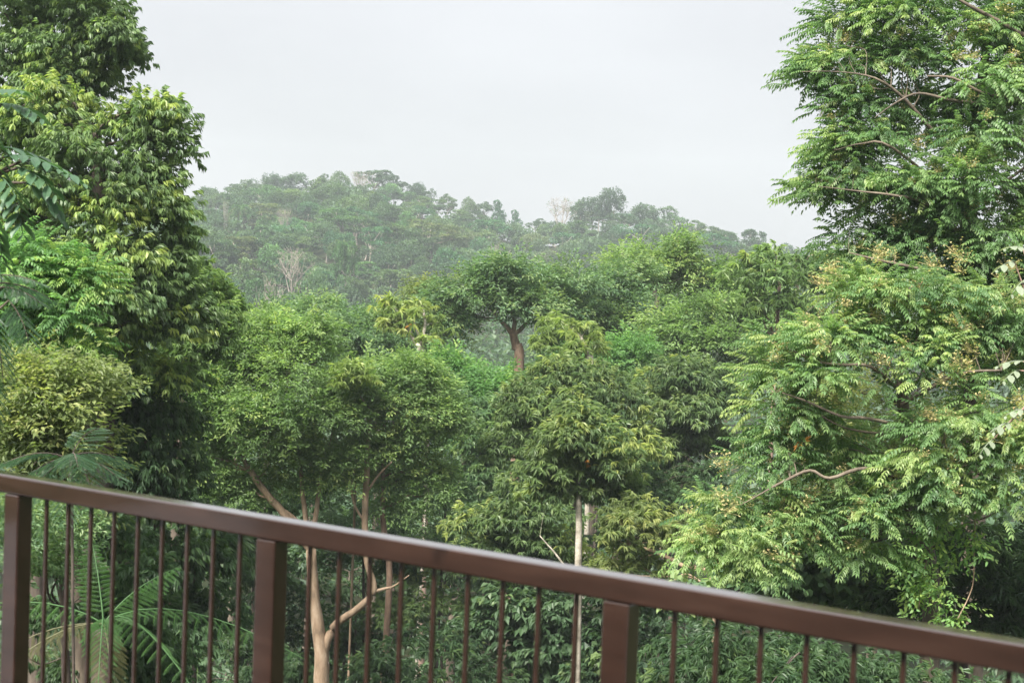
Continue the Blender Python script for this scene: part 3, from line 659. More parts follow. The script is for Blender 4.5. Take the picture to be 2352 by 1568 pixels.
# thin pale stems with yellow tufts
tree('slender_tree', 'thin tree with three bare pale stems and yellowish tufts left of the forked tree', 'tree', 50,
     [(908, 708, 22, 0), (938, 730, 22, 0), (895, 690, 16, .3), (958, 700, 16, .2), (1000, 745, 20, .4), (905, 740, 16, 0), (985, 770, 18, 0)], 'whorl', 'yellow', .95, 1, .45, 2.4, trunk=[(985, 1000, .05, 5), (966, 815, .08), (955, 790, .075), (938, 755, .07), (930, 735, .05)], bark='pale_bark', tr=.09, young=.3,
     limbs=[[(964, 800, .08), (972, 770, .07), (976, 740, .06), (970, 700, .035)], [(975, 812, .06), (968, 790, .06), (958, 760, .05), (950, 735, .03)]])
tree('dead_tree', 'greyish half-bare tree full of thin twigs beside the forked tree', 'tree', 57,
     [(985, 700, 44, 0), (1010, 735, 40, .3), (965, 740, 34, 0), (1000, 670, 30, .3), (1030, 765, 36, .5), (975, 660, 26, .5), (950, 790, 30, .5)], 'fine', 'olive', 1.6, 1, .7, 5, bark='twig', tr=.12)
tree('cluster_leaf_tree', 'pale tree with drooping yellow-green leaf rosettes and a white kinked stem beneath the forked tree', 'tree', 45,
     [(1330, 765, 34, 0), (1300, 745, 24, .2), (1365, 790, 26, 0), (1310, 800, 26, -.2), (1350, 740, 20, .4)], 'whorl', 'yellow', .85, 1, .42, 2.6, trunk=[(1357, 862, .08), (1352, 835, .075), (1345, 800, .06), (1335, 775, .04)], bark='pale_bark', tr=.08)
tree('cluster_leaf_tree', 'pale drooping-leaved tree hanging just right of the dark forked trunk', 'tree', 50,
     [(1255, 745, 26, 0), (1275, 730, 20, .2), (1245, 780, 20, 0), (1285, 765, 20, .2)], 'whorl', 'yellow', .95, 1, .45, 3.4, bark='pale_bark', tr=.07)
tree('valley_tree', 'bright light-green bushy tree at the foot of the dark forked trunk', 'tree', 47,
     [(1050, 865, 48, 0), (1110, 890, 50, -.4), (1150, 890, 42, .3), (1060, 910, 46, 0), (1020, 835, 34, .5), (1085, 860, 36, .4)], 'fine', 'bright', 1.7, 1, .65, 8, young=.05)
tree('valley_tree', 'pale green rounded bush-like tree behind the white kinked stem', 'tree', 50,
     [(1400, 810, 46, 0), (1445, 840, 42, 0), (1370, 830, 36, .4), (1300, 820, 34, .6), (1465, 800, 34, .5)], 'fine', 'bright', 1.6, 1, .65, 7, young=.1)
tree('valley_tree', 'low bamboo-like tree with feathery green layers between the two centre tree groups', 'tree', 40,
     [(1090, 950, 60, 0), (1120, 1000, 60, -.5), (1060, 1010, 50, 0), (1150, 940, 46, .3), (1110, 1070, 60, -.3), (1040, 930, 44, .5), (1060, 1110, 60, 0), (1150, 1120, 60, .6)], 'lance', 'mid', 1.3, 1, .6, 11, young=.12, flat=.35)
# centre dark trees
tree('drooping_tree', 'tall dark drooping-leaved tree behind the small dome in the centre', 'tree', 36,
     [(1235, 880, 62, 0), (1320, 860, 60, .4), (1210, 950, 60, -.3), (1290, 930, 60, -.5), (1400, 900, 60, .5), (1440, 930, 52, .4), (1200, 1020, 52, 0), (1390, 980, 60, 0), (1450, 1000, 52, .6), (1250, 1000, 60, 0), (1285, 850, 28, .5), (1380, 860, 40, .7)], 'lance', 'lance', 1.15, 1, .6, 13, young=.14, tr=.16, bark='dark_bark')
tree('drooping_tree', 'small domed tree with a yellow-green cap on a slim mottled white trunk in the centre', 'tree', 28,
     [(1335, 965, 52, 0), (1300, 1000, 50, -.1), (1375, 1000, 50, 0), (1340, 1020, 56, -.3), (1290, 1060, 46, 0), (1390, 1060, 44, 0), (1330, 1100, 40, .4), (1400, 1110, 46, .3), (1260, 1110, 46, .2)], 'lance', 'lance', 1.0, 1, .42, 20, trunk=[(1323, 1568, .085), (1327, 1400, .078), (1329, 1250, .07), (1330, 1100, .055), (1332, 1000, .035)], bark='pale_bark', tr=.115, young=.22,
     limbs=[[(1328, 1335, .035), (1305, 1310, .028), (1275, 1270, .02), (1240, 1230, .01)]])
tree('drooping_tree', 'dark low tree left of the slim mottled trunk, above the handrail', 'tree', 31,
     [(1200, 1110, 60, 0), (1250, 1160, 60, -.3), (1160, 1180, 56, .2), (1220, 1220, 60, 0), (1280, 1230, 46, 0), (1150, 1250, 52, .4), (1200, 1290, 60, .2), (1290, 1290, 46, .3), (1100, 1190, 46, .6)], 'lance', 'lance', 1.0, 1, .5, 15, young=.08, tr=.12)
tree('drooping_tree', 'dark fine-leaved tree filling the right of centre beside the bright compound-leaved tree', 'tree', 42,
     [(1560, 870, 66, 0), (1630, 850, 60, .4), (1530, 940, 62, -.3), (1610, 930, 66, -.5), (1660, 910, 46, .2), (1540, 1010, 60, 0), (1610, 1010, 64, 0), (1510, 1060, 50, .3), (1580, 1080, 62, -.2), (1650, 1020, 46, .3), (1490, 880, 46, .5)], 'lance', 'lance', 1.4, 1, .65, 10, young=.1, flat=.35)
tree('drooping_tree', 'leaning thin tree with bare grey rods and sparse leaves right of the mottled trunk', 'tree', 27,
     [(1430, 1190, 52, 0), (1490, 1210, 52, 0), (1410, 1240, 46, 0), (1550, 1240, 46, .2), (1470, 1160, 40, .4), (1400, 1300, 46, .3), (1460, 1290, 52, .4), (1540, 1180, 46, .6)], 'lance', 'olive', .9, 1, .42, 11, trunk=[(1640, 1360, .05), (1570, 1300, .045), (1500, 1265, .035), (1440, 1250, .02)], bark='tan_bark', tr=.05, young=.1)
# the tree with tan stems (left of centre)
tree('multi_stem_tree', 'broad light-green tree with forked tan stems standing behind the railing, left of centre', 'tree', 34,
     [(640, 790, 52, 0), (690, 775, 46, .2), (590, 830, 56, -.2), (730, 800, 46, .4), (660, 850, 60, -.6), (540, 860, 50, .3), (500, 900, 50, 0), (580, 920, 60, -.6), (680, 920, 62, -.9), (760, 870, 56, .2), (440, 950, 52, .4), (500, 970, 56, -.3), (420, 1000, 44, .4), (600, 1000, 60, -.6), (690, 1000, 58, -.3), (770, 950, 60, -.1), (750, 1030, 52, 0), (520, 1035, 52, .2), (650, 1045, 46, .3), (470, 1010, 46, .5), (800, 1000, 40, .4), (395, 965, 44, .3), (365, 990, 38, .3), (450, 895, 48, .3), (620, 750, 40, .5), (555, 800, 46, .4), (420, 915, 40, .6), (700, 738, 30, .2), (555, 775, 30, .2), (640, 748, 28, .3), (480, 1075, 40, .2), (540, 1125, 28, .3), (605, 1085, 30, .5), (700, 1105, 26, .4), (775, 1085, 36, .2), (800, 930, 44, -.2), (790, 870, 40, 0), (390, 1030, 38, .2)],
     'fine', 'fine', 1.25, 1, .55, 15, trunk=[(737, 1620, .20), (738, 1500, .18), (722, 1380, .14), (714, 1260, .125)], bark='tan_bark', tr=.20, young=.22,
     limbs=[[(714, 1262, .115), (665, 1195, .10), (610, 1130, .09), (575, 1080, .075), (555, 1040, .05), (550, 980, .03)], [(575, 1085, .04), (530, 1060, .035), (487, 1050, .02)],
            [(714, 1260, .08), (698, 1160, .065), (690, 1060, .05), (680, 980, .03)], [(716, 1250, .08), (730, 1150, .06), (738, 1080, .05), (752, 1050, .03), (765, 980, .02)], [(640, 1165, .05), (665, 1180, .05), (690, 1205, .045), (700, 1240, .03)],
            [(742, 1500, .13), (765, 1440, .105), (810, 1405, .095), (850, 1370, .09), (858, 1340, .085), (843, 1290, .08), (838, 1200, .085), (842, 1100, .08), (845, 1030, .06), (850, 960, .04)],
            [(852, 1362, .05), (880, 1352, .04), (905, 1345, .025), (940, 1320, .012)], [(838, 1200, .03), (815, 1160, .028), (808, 1120, .022), (818, 1060, .015)], [(842, 1130, .035), (870, 1090, .03), (900, 1060, .02)]])
tree('multi_stem_tree', 'light olive tree with a straight brown stem right of the forked tan stems', 'tree', 34.6,
     [(900, 850, 56, 0), (960, 870, 50, .3), (850, 880, 50, .2), (910, 920, 60, -.5), (970, 930, 46, .2), (860, 950, 50, 0), (930, 980, 56, -.2), (880, 1020, 48, .2), (960, 1020, 50, .3), (980, 1080, 46, .4), (920, 1090, 50, .4), (985, 890, 36, .4), (960, 838, 26, .3), (860, 838, 26, .2), (905, 1150, 34, .3), (1000, 1130, 36, .3), (1010, 960, 36, .4)],
     'fine', 'fine', 1.2, 1, .55, 13, trunk=[(895, 1330, .08), (880, 1200, .07), (880, 1060, .05)], bark='red_bark', young=.22)
tree('slender_tree', 'small cream-tipped sapling top poking out between the two light-green crowns', 'tree', 33,
     [(815, 845, 22, 0), (800, 865, 18, 0), (828, 865, 18, 0)], 'whorl', 'yellow', .5, 1, .3, 10, trunk=[(818, 1060, .03, 2.5), (815, 900, .02, 1.2)], tr=.03, bark='tan_bark')

# left side
tree('tall_tree', 'tall dark tree at the upper left whose crown leaves the top of the picture', 'tree', 25,
     [(60, 40, 90, .2), (20, 130, 90, 0), (220, 60, 80, 0), (270, 20, 50, .3), (180, 110, 80, -.2), (290, 120, 46, .2), (100, 180, 80, -.3), (-80, 60, 110, 0), (200, -70, 110, 0), (20, -80, 110, 0), (250, 170, 60, 0), (-60, 220, 100, 0), (130, 20, 70, .5), (140, 180, 90, .4), (80, 120, 100, .6), (200, 200, 80, .5), (40, 250, 100, .4), (160, 260, 90, .6), (290, 60, 60, 0), (240, 120, 80, .4)],
     'droop', 'droop', .80, 1, .40, 30, xoff=-26, tr=.16, bark='dark_bark', young=.08, inner=.45, shell_far=.8, sprays=120)
tree('tall_tree', 'big glossy-leaved tree on the left with pale young tufts, before the tall dark tree', 'tree', 20.5,
     [(195, 225, 76, .2), (280, 275, 70, .2), (350, 290, 66, .3), (385, 250, 40, .3), (420, 320, 44, .4), (110, 300, 90, -.3), (215, 340, 86, -.6), (320, 370, 76, -.1), (395, 390, 46, .3), (140, 420, 96, -.8), (250, 450, 90, -.8), (340, 460, 76, -.2), (400, 470, 44, .2), (50, 400, 90, 0), (180, 540, 96, -.8), (290, 560, 86, -.6), (370, 550, 66, .1), (415, 540, 38, .3), (330, 640, 80, -.3), (240, 670, 90, -.9), (390, 640, 52, .2), (300, 740, 86, -.8), (390, 740, 66, 0), (200, 770, 86, -.5), (440, 720, 46, .3), (330, 830, 80, -.4), (250, 860, 86, -.3), (400, 850, 60, .2), (20, 520, 100, .4), (-80, 420, 110, .4), (90, 380, 90, .5), (160, 300, 80, .5), (260, 380, 90, .6), (200, 480, 90, .6), (110, 500, 90, .4), (300, 500, 90, .5), (370, 420, 70, .3), (60, 300, 80, .5), (220, 600, 90, .4), (110, 620, 90, .5), (340, 580, 70, .4), (360, 690, 70, .4), (280, 790, 80, .3), (100, 720, 90, .5)],
     'droop', 'droop', .76, 1, .38, 29, xoff=-26, inner=.4, shell_far=.8, trunk=[(215, 1300, .28), (225, 1000, .25), (235, 700, .2), (230, 450, .13), (220, 300, .07)], tr=.28, bark='dark_bark', young=.34, sprays=280)
tree('tall_tree', 'mid-green tree peeping out right of the big glossy-leaved tree', 'tree', 27,
     [(480, 620, 44, 0), (510, 660, 36, 0), (450, 660, 46, .2), (500, 710, 46, -.2), (460, 740, 46, 0), (440, 610, 36, .4), (530, 690, 22, .3), (500, 770, 50, 0), (450, 800, 50, 0), (450, 870, 50, .3)], 'lance', 'fine', .95, 1, .45, 16, xoff=-26, young=.12, trunk=[(405, 1150, .08), (430, 850, .06), (460, 720, .03)], tr=.08)
tree('feathery_tree', 'bright fresh-green feathery tree at the left edge', 'tree', 15,
     [(40, 625, 80, 0), (120, 640, 62, .1), (175, 630, 34, .2), (40, 720, 86, -.2), (120, 720, 66, 0), (165, 700, 32, .2), (90, 790, 62, 0), (150, 770, 36, .2), (30, 580, 60, .2), (-60, 680, 90, 0), (100, 590, 46, .3)],
     'pinnate', 'bright', .62, 1, .3, 34, tr=.1, young=.2, sprays=120)
tree('scrub_tree', 'yellowish scrubby tree tangled with brown stems at the left edge below the bright feathery tree', 'tree', 14.2,
     [(60, 850, 60, 0), (140, 850, 56, 0), (200, 880, 50, .2), (110, 920, 66, -.2), (180, 960, 60, 0), (100, 1000, 66, -.1), (40, 960, 66, 0), (180, 1030, 50, .2), (60, 1060, 60, 0), (140, 1090, 60, 0), (-30, 1000, 70, 0), (20, 880, 50, .2)], 'fine', 'olive', .8, 1, .36, 22, tr=.045, bark='dark_bark', young=.15)
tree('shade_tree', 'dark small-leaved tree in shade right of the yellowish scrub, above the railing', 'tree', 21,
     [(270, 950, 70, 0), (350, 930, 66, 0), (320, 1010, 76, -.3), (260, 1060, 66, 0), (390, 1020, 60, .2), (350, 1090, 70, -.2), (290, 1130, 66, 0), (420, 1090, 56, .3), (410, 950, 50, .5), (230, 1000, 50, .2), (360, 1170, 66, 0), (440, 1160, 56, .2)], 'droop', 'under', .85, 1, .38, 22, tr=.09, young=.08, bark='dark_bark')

# right side
RT = [(1960, 40, 80, 0), (2060, 30, 86, -.3), (2160, 50, 80, .2), (1900, 60, 46, .2), (1880, 140, 52, .2), (1835, 155, 30, .3), (1960, 140, 80, -.3), (2070, 130, 80, -.2), (2250, 60, 86, 0), (2330, 120, 86, 0), (2180, 160, 80, -.3),
      (1890, 215, 40, .1), (1960, 230, 62, 0), (2250, 210, 80, 0), (2340, 230, 80, -.3), (1920, 290, 52, 0), (1990, 310, 62, -.2), (1895, 340, 40, .1), (2080, 280, 52, .2), (2140, 350, 76, -.5), (2240, 320, 76, -.3), (2330, 350, 80, 0), (1900, 395, 46, 0), (1970, 390, 66, -.3), (1845, 425, 24, .2), (1880, 440, 36, .1), (2060, 420, 76, -.4), (2160, 460, 76, -.4), (2260, 440, 80, 0), (2350, 470, 80, 0),
      (1960, 480, 52, 0), (1930, 540, 42, .1), (2010, 530, 66, -.2), (2100, 550, 80, -.5), (2210, 570, 80, -.3), (2310, 590, 80, 0), (1970, 590, 50, .1), (2050, 620, 70, 0), (2160, 650, 70, 0), (2440, 100, 110, 0), (2440, 330, 110, 0), (2440, 540, 110, 0), (2100, -70, 100, 0), (2260, -80, 110, 0), (1960, -50, 70, 0), (2060, 210, 60, .3), (2000, 60, 60, .5), (2210, 260, 70, .4), (2080, 500, 70, .4), (2240, 620, 80, .2), (2300, 650, 80, .2), (2350, 680, 80, .2), (2010, 460, 60, .3), (2080, 660, 80, .3), (2000, 680, 60, .5), (2180, 720, 80, .6), (2280, 740, 80, .6), (2370, 760, 80, .6), (2120, 760, 70, .8), (2230, 820, 80, .8), (2340, 840, 80, .8), (2250, 530, 80, -.4), (2310, 280, 80, -.4), (2200, 40, 80, -.4), (2320, 30, 80, -.2), (2195, 310, 70, -1), (2205, 190, 70, -1), (2180, 420, 60, -1), (2270, 120, 60, -.8)]
tree('compound_leaf_tree', 'tall compound-leaved tree with cream flowers filling the upper right corner', 'tree', 20.5, RT, 'pinnate', 'pinnate', .70, 1, .38, 22, xoff=42, trunk=[(2235, 1400, .2, 1.6), (2232, 1000, .19, 1.5), (2222, 700, .17, 1.2), (2230, 400, .11, .6), (2260, 150, .07), (2290, -80, .035)], tr=.2, bark='bark', young=.2, depth=.7, sprays=280, bloom=2, flat=.45, inner=.15, shell_far=.3,
     limbs=[[(2225, 380, 0.036), (2150, 310, 0.030, -.5), (2080, 230, 0.024, -.7), (2010, 180, 0.016, -.9), (1920, 165, 0.008, -.9), (1840, 165, 0.005, -.8)],
            [(2420, 115, 0.040, -.8), (2352, 82, 0.036, -.9), (2281, 42, 0.030, -1), (2210, 4, 0.022, -1.1), (2150, -40, .02, -1.1)], [(2250, 240, 0.032, -.5), (2180, 230, 0.024, -.9), (2110, 215, 0.020, -1), (2060, 235, 0.014, -1), (2010, 270, 0.008, -1)],
            [(2350, 230, 0.028, -.8), (2260, 215, 0.024, -1), (2190, 180, 0.020, -1.1), (2130, 175, 0.012, -1.1)], [(2218, 560, 0.036, -.2), (2130, 470, 0.028, -.8), (2060, 450, 0.020, -1), (1980, 440, 0.012, -1), (1880, 428, 0.005, -.8)],
            [(2216, 650, 0.036), (2120, 620, 0.028, -.8), (2030, 600, 0.020, -1), (1950, 580, 0.008, -.9)], [(2225, 430, 0.032, -.2), (2300, 420, 0.024, -.8), (2360, 380, 0.020, -1)], [(2222, 480, 0.028), (2050, 340, 0.020, -.8), (1980, 330, 0.012, -.8), (1920, 345, 0.005, -.6)]])
RB = [(1860, 690, 56, 0), (1920, 660, 50, .2), (1790, 770, 66, -.1), (1730, 790, 46, .1), (1720, 850, 44, 0), (1800, 850, 70, -.4), (1890, 770, 60, 0), (1960, 730, 56, .2), (1730, 920, 46, 0), (1790, 930, 60, -.2), (2010, 800, 60, -.2), (2090, 800, 60, -.3), (2160, 760, 60, 0), (2080, 880, 66, -.5), (2160, 880, 66, -.4), (2240, 830, 60, 0), (1720, 990, 46, 0), (1760, 1040, 52, -.1), (1690, 1070, 40, .1), (1650, 1120, 46, 0), (1720, 1120, 52, -.1), (1620, 1170, 36, .1), (1590, 1220, 44, -.2), (1660, 1200, 56, -.2), (1560, 1250, 32, -.1), (1680, 1270, 60, -.3), (2200, 1040, 66, -.5), (2280, 1000, 66, -.5), (2260, 1090, 66, -.6), (2330, 1110, 66, -.6), (2200, 1130, 46, -.3), (2330, 920, 60, 0), (2430, 1060, 90, 0), (2300, 780, 60, 0), (1740, 1180, 50, 0), (2100, 960, 56, -.6), (2060, 1040, 50, -.5), (2130, 1040, 56, -.6), (1960, 870, 46, -.3), (2060, 740, 56, 0), (2240, 760, 60, 0), (1880, 1000, 40, .3), (2020, 1110, 50, -.2), (2110, 1110, 56, -.5), (2180, 960, 60, -.6), (2330, 1010, 60, -.7), (1850, 760, 50, -.2), (1860, 1140, 50, -.2), (1940, 1160, 50, -.1), (1790, 1180, 46, 0), (2020, 1160, 50, -.2), (1900, 1050, 40, 0), (1830, 1230, 46, 0), (1960, 1240, 46, 0), (1960, 660, 56, .1), (2040, 650, 60, 0), (2130, 660, 60, 0), (2220, 680, 60, 0), (2300, 690, 60, 0)]
tree('compound_leaf_tree', 'light-green compound-leaved tree with drooping leaflets and cream blossoms at the lower right', 'tree', 17.5, RB, 'pinnate', 'pinnate', .64, 1, .32, 25, xoff=52, trunk=[(2140, 1420, .13, .6), (2110, 1200, .12, .5), (2085, 1000, .1, .3), (2065, 880, .06)], tr=.13, bark='bark', young=.45, depth=.5, sprays=290, bloom=2, flat=.45, inner=.15, shell_far=.3,
     limbs=[[(2090, 1110, 0.030), (1990, 1075, 0.025, -.5), (1905, 1098, 0.023, -.6), (1860, 1080, 0.020, -.6), (1800, 1105, 0.018, -.6), (1750, 1132, 0.010, -.6), (1700, 1160, 0.005, -.5)],
            [(2070, 900, 0.025), (2000, 842, 0.023, -.5), (1940, 838, 0.020, -.6), (1880, 830, 0.015, -.6), (1810, 800, 0.007, -.5)], [(2078, 980, 0.025), (1990, 960, 0.023, -.5), (1930, 955, 0.020, -.6), (1850, 920, 0.015, -.6), (1790, 900, 0.007, -.5)], [(2080, 1000, 0.025), (1950, 985, 0.015, -.4), (1860, 940, 0.010, -.5)],
            [(2100, 1060, 0.030), (2160, 1040, 0.025, -.5), (2230, 1050, 0.015, -.7)], [(2070, 930, 0.025), (2200, 860, 0.018, -.5), (2300, 850, 0.015, -.6)]])
tree('yellowish_tree', 'loose yellow-green tree with thin hanging twigs seen through the gap in the right-hand trees', 'tree', 24,
     [(1900, 900, 60, 0), (1980, 900, 66, 0), (1900, 990, 60, 0), (1990, 1010, 70, -.2), (2080, 980, 70, 0), (2060, 1070, 70, -.2), (1960, 1100, 66, 0), (1880, 1060, 50, 0), (2150, 960, 66, .2), (2250, 700, 80, .5), (2330, 720, 80, .5), (2250, 950, 70, .2), (2340, 830, 70, .4)], 'fine', 'olive', 1.0, 1, .42, 15, young=.3, tr=.1)
tree('shade_tree', 'dark leafy tree behind the lower right corner of the handrail', 'tree', 20,
     [(1820, 1190, 60, 0), (1900, 1180, 66, 0), (1980, 1200, 66, 0), (1780, 1260, 66, 0), (1860, 1270, 66, -.2), (1950, 1290, 70, -.2), (2060, 1180, 66, .2), (1700, 1340, 60, 0), (1800, 1350, 66, 0), (1890, 1360, 66, 0), (1990, 1370, 60, 0), (1620, 1330, 52, .2), (2050, 1270, 60, .2)], 'broad', 'mid', .85, 0, .4, 15, young=.14, tr=.1)
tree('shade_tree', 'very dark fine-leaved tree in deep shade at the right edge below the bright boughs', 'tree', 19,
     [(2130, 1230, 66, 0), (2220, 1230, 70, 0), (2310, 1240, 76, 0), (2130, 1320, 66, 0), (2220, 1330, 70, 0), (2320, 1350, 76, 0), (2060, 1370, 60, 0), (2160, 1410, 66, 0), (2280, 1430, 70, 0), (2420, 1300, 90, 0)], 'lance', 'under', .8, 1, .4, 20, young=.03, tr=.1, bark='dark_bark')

# shaded growth behind and below the railing
UND = [(14.5, [(1560, 1470, 70), (1660, 1460, 70), (1600, 1540, 76), (1700, 1550, 76), (1520, 1560, 60)], 'lance', 'under', 'dense leafy bush seen between the balusters right of the third post'),
       (14, [(1800, 1500, 66), (1890, 1530, 66), (1840, 1580, 76), (1960, 1560, 66), (1770, 1570, 60)], 'lance', 'under', 'narrow-leaved bush under the right-hand end of the handrail'),
       (15, [(2050, 1560, 70), (2130, 1590, 70), (2240, 1600, 80), (2020, 1620, 70)], 'lance', 'under', 'dark bush low at the right under the last balusters'),
       (29.5, [(1420, 1390, 60), (1480, 1360, 52), (1380, 1440, 66), (1440, 1480, 66), (1370, 1350, 46), (1400, 1540, 66)], 'broad', 'under', 'broad-leaved shrub just right of the slim mottled trunk'),
       (30, [(1190, 1380, 60), (1240, 1420, 60), (1150, 1430, 60), (1220, 1480, 66), (1280, 1390, 46), (1270, 1460, 52)], 'broad', 'under', 'shrub with pale hanging leaves left of the slim mottled trunk'),
       (36.5, [(960, 1290, 60), (1030, 1280, 56), (990, 1370, 66), (920, 1380, 60), (1060, 1370, 60), (1080, 1290, 46), (1100, 1440, 60)], 'lance', 'lance', 'dark shrubby tree behind the balusters left of the centre'),
       (29, [(940, 1470, 66), (1020, 1480, 66), (880, 1530, 66), (980, 1560, 66), (1080, 1540, 66), (1160, 1560, 66)], 'lance', 'under', 'dark low bush at the bottom centre behind the balusters'),
       (38, [(620, 1290, 60), (560, 1240, 60), (600, 1370, 66), (660, 1350, 46), (540, 1330, 60), (640, 1450, 60), (570, 1450, 60)], 'lance', 'under', 'dark glossy shrub behind the second post of the railing'),
       (22, [(470, 1260, 60), (400, 1250, 60), (440, 1340, 66), (360, 1330, 60), (500, 1400, 66), (420, 1430, 66)], 'droop', 'under', 'dark drooping-leaved shrub between the first and second posts'),
       (36, [(520, 1510, 70), (600, 1540, 70), (450, 1550, 70), (680, 1530, 56)], 'lance', 'under', 'dark low shrub at the bottom between the first and second posts'),
       (38, [(800, 1180, 56), (770, 1120, 50), (790, 1280, 60), (900, 1230, 56), (860, 1160, 50), (930, 1170, 56), (760, 1220, 50)], 'fine', 'under', 'shaded small tree between the tan stems'),
       (38.5, [(520, 1120, 60), (580, 1170, 60), (470, 1120, 56), (640, 1120, 60), (500, 1190, 60), (700, 1120, 50), (620, 1220, 56)], 'lance', 'under', 'shaded small tree behind the left tan stem'),
       (36, [(1000, 1150, 60), (1040, 1220, 60), (980, 1230, 60), (1080, 1130, 50), (1010, 1080, 46)], 'fine', 'mid', 'green small tree with bare twigs right of the straight brown stem'),
       (13, [(110, 1210, 46), (90, 1280, 50), (150, 1170, 40), (60, 1170, 46)], 'fine', 'mid', 'light-green leafy shrub behind the first post'),
       (16, [(240, 1220, 60), (300, 1240, 60), (200, 1290, 60), (280, 1330, 66), (330, 1290, 56), (240, 1380, 66), (330, 1400, 66), (150, 1400, 66), (80, 1400, 60), (80, 1500, 76), (180, 1530, 76), (290, 1500, 76), (390, 1500, 70), (350, 1570, 70), (240, 1590, 70)], 'droop', 'under', 'very dark shrub behind the tree fern'),
       (40, [(1160, 1060, 60), (1470, 1090, 60), (1500, 1130, 60), (1450, 1140, 60), (1250, 1060, 60), (1560, 1150, 60), (1620, 1100, 60)], 'lance', 'under', 'shaded trees deep in the gap beside the domed tree'),
       (37.5, [(740, 1390, 56), (800, 1400, 56), (760, 1470, 60), (840, 1460, 60), (800, 1540, 60), (900, 1300, 50), (860, 1250, 46)], 'lance', 'under', 'dark shrub filling the fork between the two tan stems')]
UND += [(44, [(420, 1130, 70), (500, 1100, 70), (580, 1110, 70), (660, 1130, 70), (740, 1120, 70), (560, 1190, 70), (680, 1210, 70), (450, 1210, 70)], 'lance', 'under', 'dark thicket deep behind the left tan stem'),
        (43, [(820, 1100, 70), (900, 1120, 70), (980, 1130, 70), (860, 1190, 70), (950, 1210, 70), (780, 1190, 70), (1040, 1180, 70)], 'lance', 'under', 'dark thicket deep behind the straight brown stem'),
        (41, [(500, 1300, 76), (600, 1320, 76), (700, 1310, 76), (800, 1320, 76), (900, 1330, 76), (1000, 1320, 76), (1100, 1330, 76)], 'broad', 'under', 'dark leafy bank low behind the left half of the railing'),
        (38, [(1180, 1340, 76), (1280, 1340, 76), (1380, 1340, 76), (1480, 1340, 76), (1580, 1350, 76), (1330, 1230, 70), (1430, 1250, 70), (1520, 1290, 70)], 'broad', 'under', 'dark leafy bank low behind the middle of the railing'),
        (39, [(560, 1420, 80), (680, 1430, 80), (800, 1430, 80), (920, 1440, 80), (1040, 1440, 80), (1160, 1450, 80), (640, 1520, 80), (760, 1540, 80), (880, 1540, 80)], 'broad', 'under', 'shaded leafy bank at the bottom behind the tan stems'),
        (33, [(1280, 1450, 80), (1400, 1450, 80), (1520, 1450, 80), (1250, 1550, 80), (1370, 1550, 80), (1480, 1560, 80), (1600, 1430, 80)], 'broad', 'under', 'shaded leafy bank at the bottom behind the mottled trunk')]
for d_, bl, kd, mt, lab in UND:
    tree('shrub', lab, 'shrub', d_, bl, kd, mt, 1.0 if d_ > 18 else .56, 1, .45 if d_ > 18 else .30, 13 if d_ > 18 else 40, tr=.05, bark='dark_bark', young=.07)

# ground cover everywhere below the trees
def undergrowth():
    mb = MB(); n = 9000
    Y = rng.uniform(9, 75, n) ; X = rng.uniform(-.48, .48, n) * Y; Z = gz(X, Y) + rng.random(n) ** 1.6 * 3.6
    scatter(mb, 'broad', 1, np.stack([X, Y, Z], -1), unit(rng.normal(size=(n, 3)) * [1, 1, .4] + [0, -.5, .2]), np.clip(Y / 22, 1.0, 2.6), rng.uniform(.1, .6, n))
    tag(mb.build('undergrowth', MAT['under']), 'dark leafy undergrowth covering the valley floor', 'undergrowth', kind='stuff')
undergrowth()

# ------------------------------------------------------------------ close foliage: large leaves hanging in from the left and right edges
def comp_leaf_object(parent, base, direc, length, npair, lw, ll, mat, hang=.35, up=(0, 0, 1), feather=False, tl=.5, name='leaf'):
    """one compound leaf (a part); its leaflets / pinnae are sub-parts sharing meshes"""
    mb = MB(); F3 = frame(unit(np.asarray(direc, float))[None], up)[0]; base = np.asarray(base, float)
    us = np.linspace(0, 1, 7); mid = np.stack([us * length, 0 * us, -hang * length * us ** 2], -1)
    pts = np.hstack([base + mid @ F3, np.linspace(.006, .002, 7)[:, None]]); tube(mb, pts, 4, smooth_path=False)
    lf = mb.build(name, MAT['dark_bark'] if feather else MAT[mat], parent, origin=base)
    for i in range(npair):
        u = .16 + .84 * i / (npair - 1); c = np.array([u * length, 0, -hang * length * u * u]); fac = math.sin(math.pi * (.12 + .8 * u)) ** .6
        for s in (-1, 1):
            d = np.array([.55, s * .8, -.28 - .5 * hang * u]) + rng.normal(size=3) * .06
            q = base + c @ F3; dw = unit(d @ F3)
            me = pinna_mesh(mat, feather, int(rng.integers(0, 3)), tl)
            ob = bpy.data.objects.new('pinna' if feather else 'leaflet', me); COL.objects.link(ob); ob.parent = lf
            R = frame(dw[None], up, np.array([rng.normal() * .15]))[0].T
            sl = ll * fac * rng.uniform(.92, 1.08)
            S = np.diag([sl, lw * fac, sl])
            ob.matrix_local = Matrix.Translation([float(z) for z in (q - base)]) @ Matrix([[float(z) for z in r_] for r_ in (R @ S)]).to_4x4()
    return lf
_pm = {}
